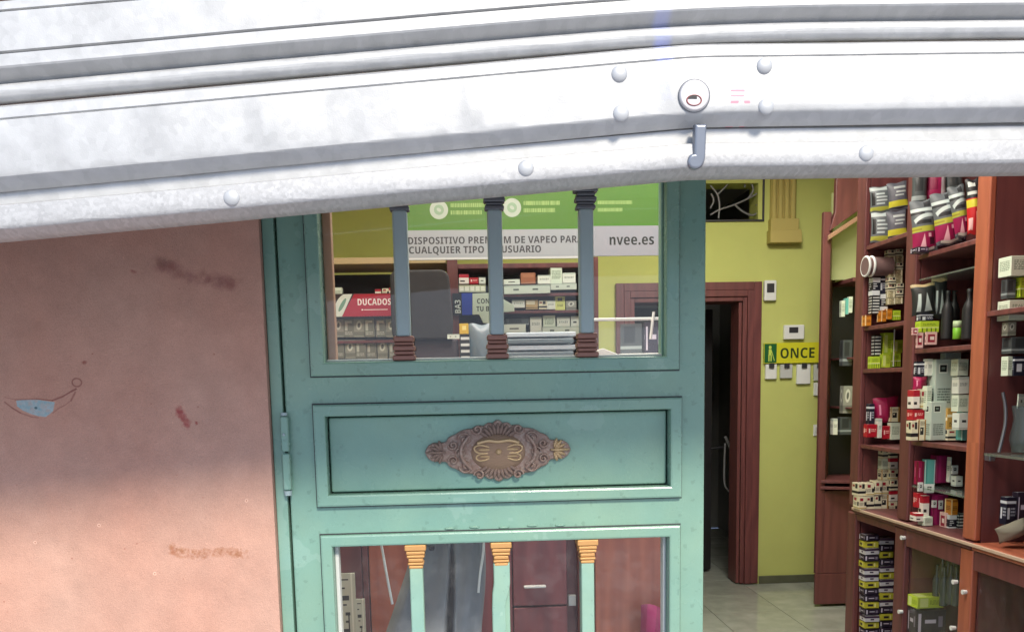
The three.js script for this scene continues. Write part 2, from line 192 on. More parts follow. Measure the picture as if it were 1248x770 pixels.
// printed fronts of packs: blocks, bands and bars of illegible small print
const S = (r, g, b) => `rgb(${r},${g},${b})`;
function print(base, draw, w = 64, h = 96) { const cv = document.createElement('canvas'); cv.width = w; cv.height = h; const c = cv.getContext('2d'); c.fillStyle = base; c.fillRect(0, 0, w, h); draw(c, w, h, rng(w * 7 + h + base.length + draw.toString().length)); return std(0xffffff, 0.45, { map: texture(cv, 1, 1, true, THREE.ClampToEdgeWrapping) }); }
function bars(c, x, y, w, h, col, n, r) { c.fillStyle = col; for (let i = 0; i < n; i++) { let X = x; const yy = y + h * i / n; while (X < x + w - 2) { const l = 2 + r() * 7; c.fillRect(X, yy, Math.min(l, x + w - X), h / n * 0.6); X += l + 1.5 + r() * 2; } } }
const cream = S(222, 217, 188), ink = S(32, 30, 36);
const PR = {
  creamRed: print(cream, (c, w, h, r) => { c.fillStyle = S(150, 30, 48); c.fillRect(10, 12, 26, 22); c.fillStyle = ink; c.fillRect(w - 18, 40, 18, 30); bars(c, 6, 44, 34, 26, S(90, 80, 70), 4, r); c.fillStyle = S(186, 160, 96); c.fillRect(0, h - 14, w, 8); }),
  creamBlack: print(cream, (c, w, h, r) => { c.fillStyle = ink; c.fillRect(8, 36, 34, 34); c.fillStyle = S(210, 205, 180); c.fillRect(14, 42, 12, 10); bars(c, 8, 8, 46, 20, S(80, 66, 50), 3, r); c.fillStyle = S(165, 122, 60); c.fillRect(w - 12, 0, 12, h); }),
  creamDark: print(cream, (c, w, h, r) => { c.fillStyle = ink; c.fillRect(0, h - 36, w, 18); c.fillRect(w / 2, 6, 22, 34); c.fillStyle = S(140, 38, 44); c.fillRect(6, 14, 20, 16); }),
  gold: print(S(190, 150, 74), (c, w, h, r) => { c.fillStyle = S(236, 226, 196); c.fillRect(0, h * 0.3, 26, 12); c.fillRect(w - 30, h * 0.44, 30, 14); bars(c, 10, h * 0.68, 44, 22, S(70, 50, 20), 3, r); }),
  beige: print(S(196, 186, 146), (c, w, h, r) => { c.fillStyle = S(66, 56, 40); for (let i = 0; i < 5; i++) c.fillRect(6 + r() * 20, 8 + i * 18, 14 + r() * 26, 7); c.fillStyle = S(240, 236, 212); c.fillRect(w - 16, 0, 8, h); }),
  bw: print(S(214, 220, 222), (c, w, h, r) => { c.fillStyle = S(24, 26, 38); c.fillRect(0, 26, w, 44); c.fillStyle = S(220, 226, 226); for (let i = 0; i < 3; i++) c.fillRect(6, 32 + i * 12, 18 + r() * 32, 5); }),
  navy: print(S(28, 30, 48), (c, w, h, r) => { c.fillStyle = S(214, 220, 226); c.fillRect(0, 12, w, 10); c.fillRect(8, 36, 16, 40); bars(c, 30, 36, 30, 34, S(190, 196, 206), 3, r); }),
  stripes: print(S(30, 30, 34), (c, w, h) => { c.fillStyle = S(206, 212, 208); for (let i = 0; i < 6; i++) c.fillRect(8, 6 + i * 16, w - 8, 7); }),
  orange: print(S(204, 130, 38), (c, w, h, r) => { c.fillStyle = S(240, 214, 160); c.fillRect(0, 0, 12, h); bars(c, 18, 40, 38, 30, S(96, 50, 14), 3, r); c.fillStyle = S(150, 84, 20); c.fillRect(12, 0, w, 14); }),
  lime: print(S(176, 204, 52), (c, w, h, r) => { c.fillStyle = S(226, 236, 176); c.fillRect(0, h * 0.55, w, 6); c.fillStyle = S(84, 110, 24); for (let i = 0; i < 4; i++) c.fillRect(6 + i * 15, h * 0.62, 4, h * 0.36); bars(c, 10, 20, 44, 24, S(112, 138, 36), 2, r); }),
  limeTall: print(S(186, 210, 62), (c, w, h, r) => { c.fillStyle = S(214, 228, 140); c.fillRect(6, 10, 20, h - 20); bars(c, 30, 30, 28, 40, S(120, 146, 40), 4, r); }),
  magenta: print(S(160, 18, 76), (c, w, h, r) => { c.fillStyle = S(230, 150, 180); c.fillRect(12, 26, 5, 40); c.fillStyle = S(120, 8, 50); c.fillRect(34, 0, 30, h); }),
  magentaDeep: print(S(126, 14, 72), (c, w, h, r) => { c.fillStyle = S(150, 24, 90); c.fillRect(8, 0, 12, h); c.fillStyle = S(96, 8, 58); c.fillRect(44, 0, 10, h); }),
  red: print(S(176, 24, 44), (c, w, h, r) => { c.fillStyle = S(238, 214, 206); c.fillRect(10, 30, 10, 34); bars(c, 26, 34, 30, 26, S(240, 190, 180), 2, r); }),
  whiteRed: print(S(232, 226, 216), (c, w, h, r) => { c.fillStyle = S(176, 28, 50); c.fillRect(0, 0, w, 34); c.fillStyle = S(40, 30, 36); c.fillRect(8, 62, 30, 14); }),
  white: print(S(226, 230, 218), (c, w, h, r) => { bars(c, 10, 34, 44, 20, S(120, 130, 124), 3, r); c.fillStyle = S(196, 206, 196); c.fillRect(0, 0, w, 14); }),
  whiteBar: print(S(220, 228, 218), (c, w, h, r) => { c.fillStyle = S(52, 56, 58); c.fillRect(18, 40, 26, 14); c.fillStyle = S(170, 180, 170); c.fillRect(0, h - 12, w, 6); }),
  whiteGreen: print(S(214, 226, 206), (c, w, h, r) => { bars(c, 8, 20, 48, 50, S(128, 146, 124), 6, r); }),
  paleLong: print(S(206, 216, 202), (c, w, h, r) => { c.fillStyle = S(90, 100, 92); c.fillRect(w * 0.2, h * 0.4, w * 0.12, h * 0.2); c.fillRect(w * 0.62, h * 0.4, w * 0.12, h * 0.2); c.fillStyle = S(176, 190, 176); c.fillRect(0, 0, w, h * 0.15); }, 160, 32),
  shelfStrip: print(S(190, 196, 168), (c, w, h, r) => { c.fillStyle = S(232, 234, 214); for (let i = 0; i < 5; i++) c.fillRect(4 + i * 32, 6, 24, 20); }, 160, 32),
  bigPale: print(S(186, 202, 190), (c, w, h, r) => { c.fillStyle = S(222, 230, 216); c.fillRect(20, 14, 52, 30); c.fillStyle = S(20, 26, 26); c.fillRect(26, 18, 40, 22); c.fillStyle = S(120, 136, 126); c.fillRect(36, 24, 20, 8); bars(c, 18, 92, 76, 50, S(74, 88, 80), 6, r); c.fillStyle = S(206, 218, 204); c.fillRect(0, 0, 6, h); }, 112, 160),
  teal: print(S(106, 186, 176), (c, w, h, r) => { c.fillStyle = S(196, 222, 216); c.fillRect(w - 8, 0, 8, h); c.fillStyle = S(80, 156, 150); c.fillRect(0, 0, 12, h); }),
  tag: print(S(214, 218, 214), (c, w, h, r) => { c.fillStyle = S(44, 44, 46); c.fillRect(18, 24, 28, 34); c.fillStyle = S(210, 214, 210); c.fillRect(24, 32, 12, 12); }),
  brownBox: print(S(160, 100, 70), (c, w, h, r) => { c.fillStyle = S(176, 118, 84); c.fillRect(8, 12, w - 16, 26); c.fillStyle = S(190, 140, 100); c.fillRect(0, h - 10, w, 4); }),
  tan: print(S(186, 160, 112), (c, w, h, r) => { c.fillStyle = S(226, 216, 186); c.fillRect(4, 8, w - 20, 38); c.fillStyle = S(90, 70, 40); c.fillRect(0, h - 20, w, 8); }),
  limeBox: print(S(214, 220, 130), (c, w, h, r) => { c.fillStyle = S(50, 54, 30); c.fillRect(16, 26, 30, 18); bars(c, 14, 62, 36, 16, S(96, 100, 50), 2, r); }),
  yellowBox: print(S(206, 170, 52), (c, w, h, r) => { c.fillStyle = S(232, 214, 130); c.fillRect(20, 20, 28, 40); }),
  greyPack: print(S(150, 152, 140), (c, w, h, r) => { c.fillStyle = S(206, 208, 196); c.beginPath(); c.ellipse(w / 2, 34, 18, 24, 0.2, 0, 7); c.fill(); c.fillStyle = S(96, 98, 92); c.beginPath(); c.ellipse(w / 2, 34, 8, 13, 0.2, 0, 7); c.fill(); c.fillStyle = S(120, 122, 112); c.fillRect(0, 68, w, 20); }),
  greyPackB: print(S(120, 122, 112), (c, w, h, r) => { c.fillStyle = S(190, 192, 180); c.fillRect(8, 10, 16, 52); c.fillRect(8, 10, 44, 12); bars(c, 8, 68, 48, 18, S(196, 198, 188), 2, r); }),
  yellowPack: print(S(190, 184, 60), (c, w, h, r) => { c.fillStyle = S(40, 34, 44); c.fillRect(18, 10, 30, 12); c.fillStyle = S(226, 222, 150); c.fillRect(54, 6, 8, 20); }, 80, 32),
  darkPack: print(S(44, 34, 50), (c, w, h, r) => { c.fillStyle = S(206, 200, 214); c.fillRect(6, 4, 8, 24); c.fillRect(24, 12, 30, 5); c.fillStyle = S(130, 120, 140); c.fillRect(60, 8, 12, 14); }, 80, 32),
  whiteStripPack: print(S(206, 204, 208), (c, w, h, r) => { c.fillStyle = S(60, 40, 66); c.fillRect(0, 0, w, 12); c.fillRect(30, 16, 20, 8); }, 80, 32),
  bagBig: print(S(96, 102, 106), (c, w, h, r) => { c.fillStyle = S(44, 46, 50); c.fillRect(0, 44, 60, 8); c.fillRect(20, 74, 70, 14); c.fillRect(60, 6, 30, 20); c.fillStyle = S(196, 208, 206); c.fillRect(0, 30, w, 12); c.beginPath(); c.moveTo(8, 70); c.quadraticCurveTo(50, 40, w, 56); c.lineTo(w, 66); c.quadraticCurveTo(50, 58, 14, 84); c.fill(); c.fillStyle = S(176, 176, 66); c.fillRect(0, 96, w, 20); c.fillStyle = S(150, 140, 50); c.fillRect(0, 104, 40, 6); c.fillStyle = S(150, 22, 76); c.fillRect(0, 118, w, 60); c.fillStyle = S(232, 180, 190); c.beginPath(); c.moveTo(30, 176); c.lineTo(52, 122); c.lineTo(60, 176); c.fill(); c.fillRect(70, 124, 14, 14); c.fillStyle = S(60, 16, 36); c.fillRect(76, 140, 22, 26); c.fillStyle = S(214, 214, 206); c.fillRect(20, 176, 76, 10); }, 112, 192),
  bagGrey: print(S(74, 80, 82), (c, w, h, r) => { c.fillStyle = S(150, 160, 160); c.fillRect(0, h - 26, w, 10); c.fillStyle = S(50, 54, 56); c.fillRect(10, 8, w - 30, h - 44); }),
  bagMagenta: print(S(150, 30, 78), (c, w, h, r) => { c.fillStyle = S(196, 190, 194); c.fillRect(w - 18, 0, 18, h); c.fillStyle = S(120, 20, 60); c.fillRect(0, 30, 34, 40); }),
  bagRed: print(S(190, 34, 40), (c, w, h, r) => { c.fillStyle = S(40, 40, 44); c.fillRect(0, 0, w, 34); c.fillStyle = S(200, 206, 200); c.fillRect(8, 6, 30, 8); c.fillRect(4, 22, 40, 6); c.fillStyle = S(206, 198, 60); c.fillRect(0, 36, w, 14); c.fillStyle = S(236, 190, 186); c.fillRect(4, 68, 16, 22); c.fillRect(34, 58, 12, 30); }),
  pouch: print(S(104, 112, 116), (c, w, h, r) => { c.fillStyle = S(196, 208, 208); c.fillRect(0, 4, w, 12); for (let i = 0; i < 4; i++) c.fillRect(18, 26 + i * 12, 24 + r() * 20, 6); c.fillStyle = S(26, 26, 30); c.fillRect(4, 22, 10, 48); c.fillStyle = S(176, 178, 70); c.fillRect(0, 76, w, 14); }),
  pouchYellow: print(S(96, 98, 108), (c, w, h, r) => { c.fillStyle = S(190, 198, 196); c.fillRect(20, 14, 40, 8); c.fillRect(26, 30, 34, 6); c.fillRect(22, 42, 30, 5); c.fillStyle = S(204, 198, 56); c.fillRect(0, 62, w, 20); c.fillStyle = S(34, 34, 40); c.fillRect(0, 84, w, 5); }),
  blackBag: print(S(40, 44, 44), (c, w, h, r) => { c.fillStyle = S(176, 156, 116); c.fillRect(0, 0, w, 9); c.fillStyle = S(186, 200, 196); c.beginPath(); c.moveTo(10, 84); c.lineTo(16, 30); c.lineTo(24, 30); c.lineTo(22, 84); c.fill(); c.beginPath(); c.moveTo(32, 84); c.lineTo(40, 26); c.lineTo(54, 84); c.fill(); }),
  frame: print(S(226, 190, 184), (c, w, h, r) => { c.fillStyle = S(150, 40, 60); c.fillRect(12, 18, w - 24, h - 36); c.fillStyle = S(236, 226, 216); c.fillRect(24, 34, w - 40, h - 70); }),
  labelTall: print(S(196, 200, 184), (c, w, h, r) => { c.fillStyle = S(46, 48, 46); for (let i = 0; i < 9; i++) c.fillRect(12 + r() * 16, 16 + i * 26, 8 + r() * 18, 4 + r() * 12); c.fillRect(34, 120, 5, 70); c.fillStyle = S(226, 228, 214); c.fillRect(48, 0, 6, h); }, 64, 256),
};

const PHRASE = new Map(Object.entries({ creamRed: 'red square print', creamBlack: 'black square print', creamDark: 'dark bars', beige: 'fine brown marks', bw: 'white with dark band', navy: 'navy with white block', stripes: 'striped', lime: 'with dark teeth', limeTall: 'plain lime', red: 'plain red', whiteRed: 'red top', white: 'small print', whiteBar: 'dark label', whiteGreen: 'greenish print', darkPack: 'dark face', whiteStripPack: 'pale face', greyPack: 'oval mark', greyPackB: 'angled mark', teal: 'tealish', bagGrey: 'grey', tag: 'dark square' }).map(([k, v]) => [PR[k], v]));

// ------------------------------------------------------------------ the setting
structure('pavement', (() => { const g = new THREE.PlaneGeometry(400, 400); g.rotateX(-Math.PI / 2); g.translate(0, -0.03, 0); return boxUV(g); })(), M.pavement);
{ // polished marble tiles, those in view laid one by one with fine joints
  const f = structure('floor', bx(-1.6, 2.7, -0.026, -0.006, -7.6, -1.42, 0), std([0.10, 0.105, 0.09], 0.5)); offset.set(f, V(0, 0, 0));
  const g0 = new RoundedBoxGeometry(0.397, 0.010, 0.397, 1, 0.0012), r = rng(9), gs = [0, 1, 2].map((k) => { const g = g0.clone(), uv = g.attributes.uv; for (let i = 0; i < uv.count; i++) uv.setXY(i, uv.getX(i) * 0.4 + k * 0.27, uv.getY(i) * 0.4 + k * 0.19); return g; });
  const mats = [0.92, 1, 1.08].map((k) => { const m = M.marble.clone(); m.color = lin(k, k, k); return m; });
  for (let i = 0; i < 10; i++) for (let j = 0; j < 15; j++) { const m = mesh('floor_tile', gs[Math.floor(r() * 3)], mats[Math.floor(r() * 3)]); m.position.set(-1.4 + i * 0.4 + 0.2, -0.001, -7.5 + j * 0.4 + 0.2); m.rotation.y = Math.floor(r() * 4) * Math.PI / 2; f.add(m); }
}
structure('ceiling', bx(-1.6, 2.7, 2.8, 2.9, -7.7, -1.62, 0), M.ceiling);
const ZB = -5.38;
{ // back wall with a doorway and a lattice opening above it
  const W = thing('back_wall', 'yellow painted back wall of the shop around the dark doorway', 'wall', [0.3, 0, ZB - 0.08]);
  part('wall_section', bx(-1.6, 1.0, 0, 2.8, ZB - 0.16, ZB, 0), M.yellow, W);
  part('wall_section', bx(1.862, 2.7, 0, 2.8, ZB - 0.16, ZB, 0), M.yellow, W);
  part('wall_section', bx(1.0, 1.862, 1.895, 2.285, ZB - 0.16, ZB, 0), M.yellow, W);
  part('wall_section', bx(1.0, 1.862, 2.515, 2.8, ZB - 0.16, ZB, 0), M.yellow, W);
  part('skirting', bx(1.9, 2.68, 0.004, 0.055, ZB + 0.001, ZB + 0.014, 0.002), std([0.33, 0.33, 0.24], 0.3, { map: texture(marbleCv, 0.6, 0.6) }), W);
}
{ const L = thing('side_wall', 'yellow painted left side wall inside the shop behind the tobacco shelves', 'wall', [-1.68, 0, -4]); part('wall_section', bx(-1.76, -1.6, 0, 2.8, ZB - 0.16, -1.62, 0), M.yellow, L); }
{ const L = thing('side_wall', 'yellow painted right side wall inside the shop behind the product shelves', 'wall', [2.6, 0, -4]); part('wall_section', bx(2.52, 2.7, 0, 2.8, ZB - 0.001, -1.62, 0), M.yellow, L); }
{ // store room beyond the doorway
  const r = thing('store_room', 'dark unlit store room seen through the open doorway', 'room', [1.4, 0, -7.6]);
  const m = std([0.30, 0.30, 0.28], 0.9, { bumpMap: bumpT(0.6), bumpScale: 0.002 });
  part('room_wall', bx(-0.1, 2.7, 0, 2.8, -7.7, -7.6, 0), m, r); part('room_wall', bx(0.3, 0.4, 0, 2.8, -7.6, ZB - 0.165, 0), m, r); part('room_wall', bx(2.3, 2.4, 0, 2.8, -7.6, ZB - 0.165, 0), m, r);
}
{ // the shop front: pink render either side, lintel and shutter piers
  const W = thing('shop_front_wall', 'pink rendered street wall with smears and a flaked patch left of the teal door', 'wall', [-0.8, 0, -1.55]);
  const g = new THREE.BoxGeometry(WX1 - WX0, WY1 - WY0, 0.14); g.translate((WX0 + WX1) / 2, (WY0 + WY1) / 2, -1.55); part('wall_section', g, M.wallLeft, W);
  part('wall_section', bx(WX0, WX1, 0, WY0, -1.62, -1.48, 0), M.pink, W);
  part('wall_section', bx(WX0, WX1, WY1, 2.6, -1.62, -1.48, 0), M.pink, W);
  part('wall_section', bx(-1.9, WX0, 0, 2.6, -1.62, -1.48, 0), M.pink, W);
  part('wall_section', bx(1.35, 2.7, 0, 2.6, -1.62, -1.48, 0), M.pink, W);
  part('wall_section', bx(WX1, 1.35, 2.12, 2.6, -1.62, -1.48, 0), M.pink, W);
  part('lintel', bx(-3.5, 4.5, 2.6, 4.2, -1.62, -1.09, 0), M.pink, W);
  part('pier', bx(-3.5, -1.9, 0, 2.6, -1.62, -1.02, 0), M.pink, W); part('pier', bx(2.7, 4.5, 0, 2.6, -1.62, -1.02, 0), M.pink, W);
}

// ------------------------------------------------------------------ teal door and its frame
const ZD = -1.5;
{
  const J = thing('door_frame', 'narrow teal metal door frame beside the pink wall', 'door frame', [-0.314, 0, ZD]);
  part('jamb', bx(-0.3235, -0.3035, 0, 2.1, ZD - 0.06, ZD + 0.004), M.teal, J); part('head', bx(-0.3235, 1.345, 2.1, 2.118, ZD - 0.06, ZD + 0.004), M.teal, J); part('jamb', bx(1.326, 1.347, 0, 2.1, ZD - 0.06, ZD + 0.004), M.teal, J);
  part('stop', bx(-0.3035, -0.2935, 0, 2.09, ZD - 0.075, ZD - 0.047), M.tealBlue, J);
}
const X0 = -0.3, X1 = 0.429, UP = [-0.2295, 1.3485, 0.3575, 1.70], MID = [-0.232, 1.1215, 0.3655, 1.2565], LOW = [-0.2295, 0.42, 0.3635, 1.0305];
const D = thing('teal_door', 'teal metal shop door with two barred windows and a bronze ornament, hinged at the pink wall', 'door', [X0, 0, ZD]);
{
  const s = rectShape(X0 + 0.003, 0.013, X1 - 0.003, 2.087); for (const q of [UP, MID, LOW]) s.holes.push(rectShape(q[0] - 0.003, q[1] - 0.003, q[2] + 0.003, q[3] + 0.003));
  const g = new THREE.ExtrudeGeometry(s, { depth: 0.036, bevelEnabled: true, bevelThickness: 0.003, bevelSize: 0.003, bevelSegments: 2 }); g.translate(0, 0, ZD - 0.039);
  part('leaf_frame', boxUV(g), M.teal, D);
  const mo = (q, w, n) => { part('moulding', frameGeo(q[0] - w, q[1] - w, q[2] + w, q[3] + w, w, ZD - 0.004, ZD + 0.011, 0.0035), M.teal, D); };
  mo(UP, 0.0235); mo(MID, 0.0205); mo(LOW, 0.0205);
  // dark strips round mouldings and black panel backing stand in for groove shade
  part('panel', bx(MID[0] + 0.0022, MID[2] - 0.0022, MID[1] + 0.0022, MID[3] - 0.0022, ZD - 0.028, ZD - 0.012, 0.003), M.teal, D); part('panel_backing', bx(MID[0] - 0.006, MID[2] + 0.006, MID[1] - 0.006, MID[3] + 0.006, ZD - 0.034, ZD - 0.0285, 0), M.black, D);
  for (const [q, w] of [[UP, 0.0235], [MID, 0.0205], [LOW, 0.0205]]) part('groove_shade', frameGeo(q[0] - w - 0.0022, q[1] - w - 0.0022, q[2] + w + 0.0022, q[3] + w + 0.0022, 0.0021, ZD - 0.002, ZD + 0.0012, 0.0003), M.dark, D);
  part('window_pane', new THREE.PlaneGeometry(UP[2] - UP[0] + 0.01, UP[3] - UP[1] + 0.01).translate((UP[0] + UP[2]) / 2, (UP[1] + UP[3]) / 2, ZD - 0.024), M.glass, D);
  part('window_pane', new THREE.PlaneGeometry(LOW[2] - LOW[0] + 0.01, LOW[3] - LOW[1] + 0.01).translate((LOW[0] + LOW[2]) / 2, (LOW[1] + LOW[3]) / 2, ZD - 0.024), M.glass, D);
  part('glazing_bead', bx(UP[0] + 0.001, UP[0] + 0.016, UP[1], UP[3], ZD - 0.05, ZD - 0.028), M.brown, D, 'brown wooden glazing bead at the left of the upper window');
  part('glazing_bead', bx(UP[2] - 0.004, UP[2], UP[1], UP[3], ZD - 0.034, ZD - 0.012), M.tealPale, D); part('glazing_bead', bx(UP[0], UP[2], UP[1], UP[1] + 0.005, ZD - 0.034, ZD - 0.012), M.greyShelf, D);
  part('glazing_bead', bx(LOW[2] - 0.006, LOW[2], LOW[1], LOW[3], ZD - 0.034, ZD - 0.012), M.greyShelf, D); part('glazing_bead', bx(LOW[0], LOW[0] + 0.007, LOW[1], LOW[3], ZD - 0.034, ZD - 0.012), M.greyShelf, D);
  // columns of the upper window
  for (const [cx, i] of [[-0.0945, 0], [0.0655, 1], [0.2215, 2]]) {
    const c = part('column', bx(cx - 0.0125, cx + 0.0125, 1.388, 1.60, ZD - 0.02, ZD + 0.003, 0.005), M.tealBlue, D, ['left blue-grey column of the upper window', 'middle blue-grey column of the upper window', 'right blue-grey column of the upper window'][i]);
    part('column_base', merged([[0.0195, 1.3490, 1.3585], [0.0172, 1.3590, 1.3655], [0.0190, 1.3660, 1.3745], [0.0165, 1.375, 1.3805], [0.0175, 1.381, 1.3905]].map(([w, a, b]) => bx(cx - w, cx + w, a, b, ZD - 0.0215, ZD - 0.004 + w * 0.55, 0.0028))), M.copper, c);
    part('capital', merged([[0.0165, 1.5985, 1.6055], [0.0145, 1.606, 1.6105], [0.0182, 1.611, 1.619], [0.0155, 1.6195, 1.626], [0.0205, 1.6265, 1.636], [0.017, 1.6365, 1.70]].map(([w, a, b], k) => bx(cx - w, cx + w, a, b, ZD - 0.0215, ZD - 0.006 + w * 0.5, 0.002))), M.zincDark, c);
  }
  // columns of the lower window, the middle one with a kinked front
  for (const [cx, i] of [[-0.0865, 0], [0.064, 1], [0.218, 2]]) {
    const sh = i === 1 ? merged([bx(cx - 0.004, cx + 0.0145, 0.42, 0.99, ZD - 0.021, ZD - 0.009, 0.002), slab([[cx - 0.0155, 0.42], [cx + 0.004, 0.42], [cx + 0.004, 0.90], [cx + 0.0045, 0.921], [cx + 0.0105, 0.941], [cx + 0.0125, 0.955], [cx + 0.0125, 0.989], [cx - 0.0115, 0.989], [cx - 0.0115, 0.955], [cx - 0.0145, 0.935], [cx - 0.0155, 0.91]], ZD - 0.012, ZD + 0.005, 0.0025)]) : bx(cx - 0.0118, cx + 0.0118, 0.42, 0.99, ZD - 0.021, ZD + 0.004, 0.003);
    const c = part('column', sh, M.tealPale, D, ['left pale green column of the lower window', 'kinked middle column of the lower window', 'right pale green column of the lower window'][i]);
    part('capital', merged([[0.0125, 0.9865, 0.9925], [0.0142, 0.993, 0.998], [0.0132, 0.9985, 1.0055], [0.0158, 1.006, 1.0115], [0.0165, 1.012, 1.0185], [0.0188, 1.019, 1.0300]].map(([w, a, b]) => bx(cx - w, cx + w, a, b, ZD - 0.021, ZD - 0.004 + w * 0.75, 0.0022))), M.gold, c);
  }
  // hinge
  const h = part('hinge', merged([bx(-0.3075, -0.2935, 1.1985, 1.2595, ZD + 0.005, ZD + 0.017, 0.004), bx(-0.3075, -0.2935, 1.132, 1.1965, ZD + 0.005, ZD + 0.017, 0.004)]), M.teal, D, 'welded two-knuckle hinge at the left edge of the door');
  part('pin', merged([new THREE.CylinderGeometry(0.0055, 0.0055, 0.005, 12).translate(-0.3005, 1.2625, ZD + 0.011), new THREE.CylinderGeometry(0.007, 0.006, 0.008, 12).translate(-0.3005, 1.1275, ZD + 0.011), new THREE.SphereGeometry(0.0028, 8, 6).translate(-0.3015, 1.228, ZD + 0.0165)]), M.tealBlue, h);
  // small weld beads along the lower rail
  part('weld_bead', merged([[0.435, 1.056], [0.478, 1.057], [0.53, 1.055], [0.58, 1.057], [0.63, 1.056]].map(([x, y]) => new THREE.SphereGeometry(0.004, 8, 6).scale(2.4, 0.55, 0.5).translate(x - 0.46, y, ZD + 0.0005))), M.teal, D);
}
{ // bronze ornament on the middle panel
  const c0 = at(607, 549, ZD - 0.012), cx = c0.x, cy = c0.y, z = ZD - 0.0125;
  const O = [], push = (a, g) => a.push(g.translate(cx, cy, z));
  const outline = []; for (let k = 0; k < 160; k++) { const t = k / 160 * Math.PI * 2, X = Math.cos(t), Y = Math.sin(t); const q = Math.abs(Math.atan2(Math.abs(Y), Math.abs(X))), E = [[0, 0.127], [0.06, 0.124], [0.115, 0.117], [0.14, 0.100], [0.17, 0.088], [0.22, 0.088], [0.3, 0.086], [0.42, 0.075], [0.55, 0.066], [0.75, 0.057], [0.95, 0.051], [1.15, 0.0475], [1.35, 0.0475], [1.58, 0.0495]]; let k2 = 0; while (k2 < E.length - 2 && E[k2 + 1][0] < q) k2++; let r = E[k2][1] + (E[k2 + 1][1] - E[k2][1]) * (q - E[k2][0]) / (E[k2 + 1][0] - E[k2][0]); r += 0.004 * Math.abs(Math.sin(q * 9)) * Math.min(1, q * 4) - 0.002; outline.push([r * X, r * Y]); }
  const plate = slab(outline, 0, 0.008, 0.0028); push(O, plate);
  const orn = part('ornament', merged(O), M.bronze, D, 'bronze scrolled ornament with a bow in the middle panel');
  const dome = new THREE.SphereGeometry(1, 32, 20).scale(0.049, 0.034, 0.013); const A = []; push(A, dome.translate(0, -0.003, 0.005)); part('shield', merged(A), M.shield, orn);
  const B = []; // bow with two loops either side and a bar above
  for (const s of [-1, 1]) for (const [ox, oy, tilt, a, b] of [[0.024, 0.003, 0.12, 0.018, 0.0065], [0.023, -0.009, -0.18, 0.016, 0.0055]]) { const p = []; for (let k = 0; k < 14; k++) { const t = k / 14 * Math.PI * 2, ex = a * Math.cos(t), ey = b * Math.sin(t) * (1 + 0.4 * Math.cos(t)); p.push([s * (ox + ex * Math.cos(tilt) - ey * Math.sin(tilt)), oy + ex * Math.sin(tilt) + ey * Math.cos(tilt), 0.0165 - 0.004 * Math.abs(ex) / a]); } push(B, tube(p, 0.0019, 40, true, 6)); push(B, new THREE.SphereGeometry(1, 14, 8).scale(a * 0.62, b * 0.42, 0.003).translate(s * ox, oy, 0.0155)); }
  push(B, new THREE.SphereGeometry(0.0055, 14, 10).translate(0, -0.001, 0.0165)); push(B, tube([[-0.036, 0.014, 0.0125], [-0.018, 0.0185, 0.0155], [0, 0.0165, 0.0165], [0.018, 0.0185, 0.0155], [0.036, 0.014, 0.0125]], 0.0032, 30));
  part('ribbon_bow', merged(B), M.bronzeGold, orn);
  const spiral = (x, y, s, dir, r0) => { const p = []; for (let k = 0; k <= 20; k++) { const t = k / 20 * 8, r = r0 * (1 - t / 9.5); p.push([x + s * r * Math.cos(t), y + dir * r * Math.sin(t), 0.009 + 0.003 * k / 20]); } return tube(p, 0.0023, 44, false, 6); };
  for (const s of [-1, 1]) { const C = []; for (const [x, y, d, r] of [[0.058, 0.022, 1, 0.012], [0.057, -0.026, -1, 0.012], [0.036, 0.0385, -1, 0.0095], [0.034, -0.0415, 1, 0.0095], [0.079, 0.012, -1, 0.0085], [0.079, -0.015, 1, 0.0085], [0.066, -0.002, 1, 0.009]]) push(C, spiral(s * x, y, s, d, r)); push(C, tube([[s * 0.05, 0.028, 0.010], [s * 0.064, 0.008, 0.013], [s * 0.063, -0.012, 0.013], [s * 0.048, -0.031, 0.010]], 0.0034, 24)); part('scroll', merged(C), M.bronze, orn);
    const P = []; for (let k = -3; k <= 3; k++) push(P, new THREE.SphereGeometry(1, 12, 8).scale(0.0125 - Math.abs(k) * 0.0012, 0.0034, 0.0045).rotateZ(k * 0.42).translate(0.0125 * Math.cos(k * 0.42), 0.0125 * Math.sin(k * 0.42), 0).rotateY(s < 0 ? Math.PI : 0).translate(s * 0.097, 0, 0.008)); push(P, new THREE.SphereGeometry(1, 10, 8).scale(0.018, 0.003, 0.004).translate(s * 0.108, 0, 0.011)); part('palmette', merged(P), s > 0 ? M.bronzeGold : M.bronze, orn); }
  for (const s of [-1, 1]) { const P = []; for (let k = -4; k <= 4; k++) push(P, new THREE.SphereGeometry(1, 12, 8).scale(0.0036, 0.0105, 0.0048).rotateZ(-k * 0.24 * s).translate(k * 0.0062, s * (0.0385 - 0.0009 * k * k * 0.6), 0.0085)); part('shell', merged(P), M.bronze, orn); }
}

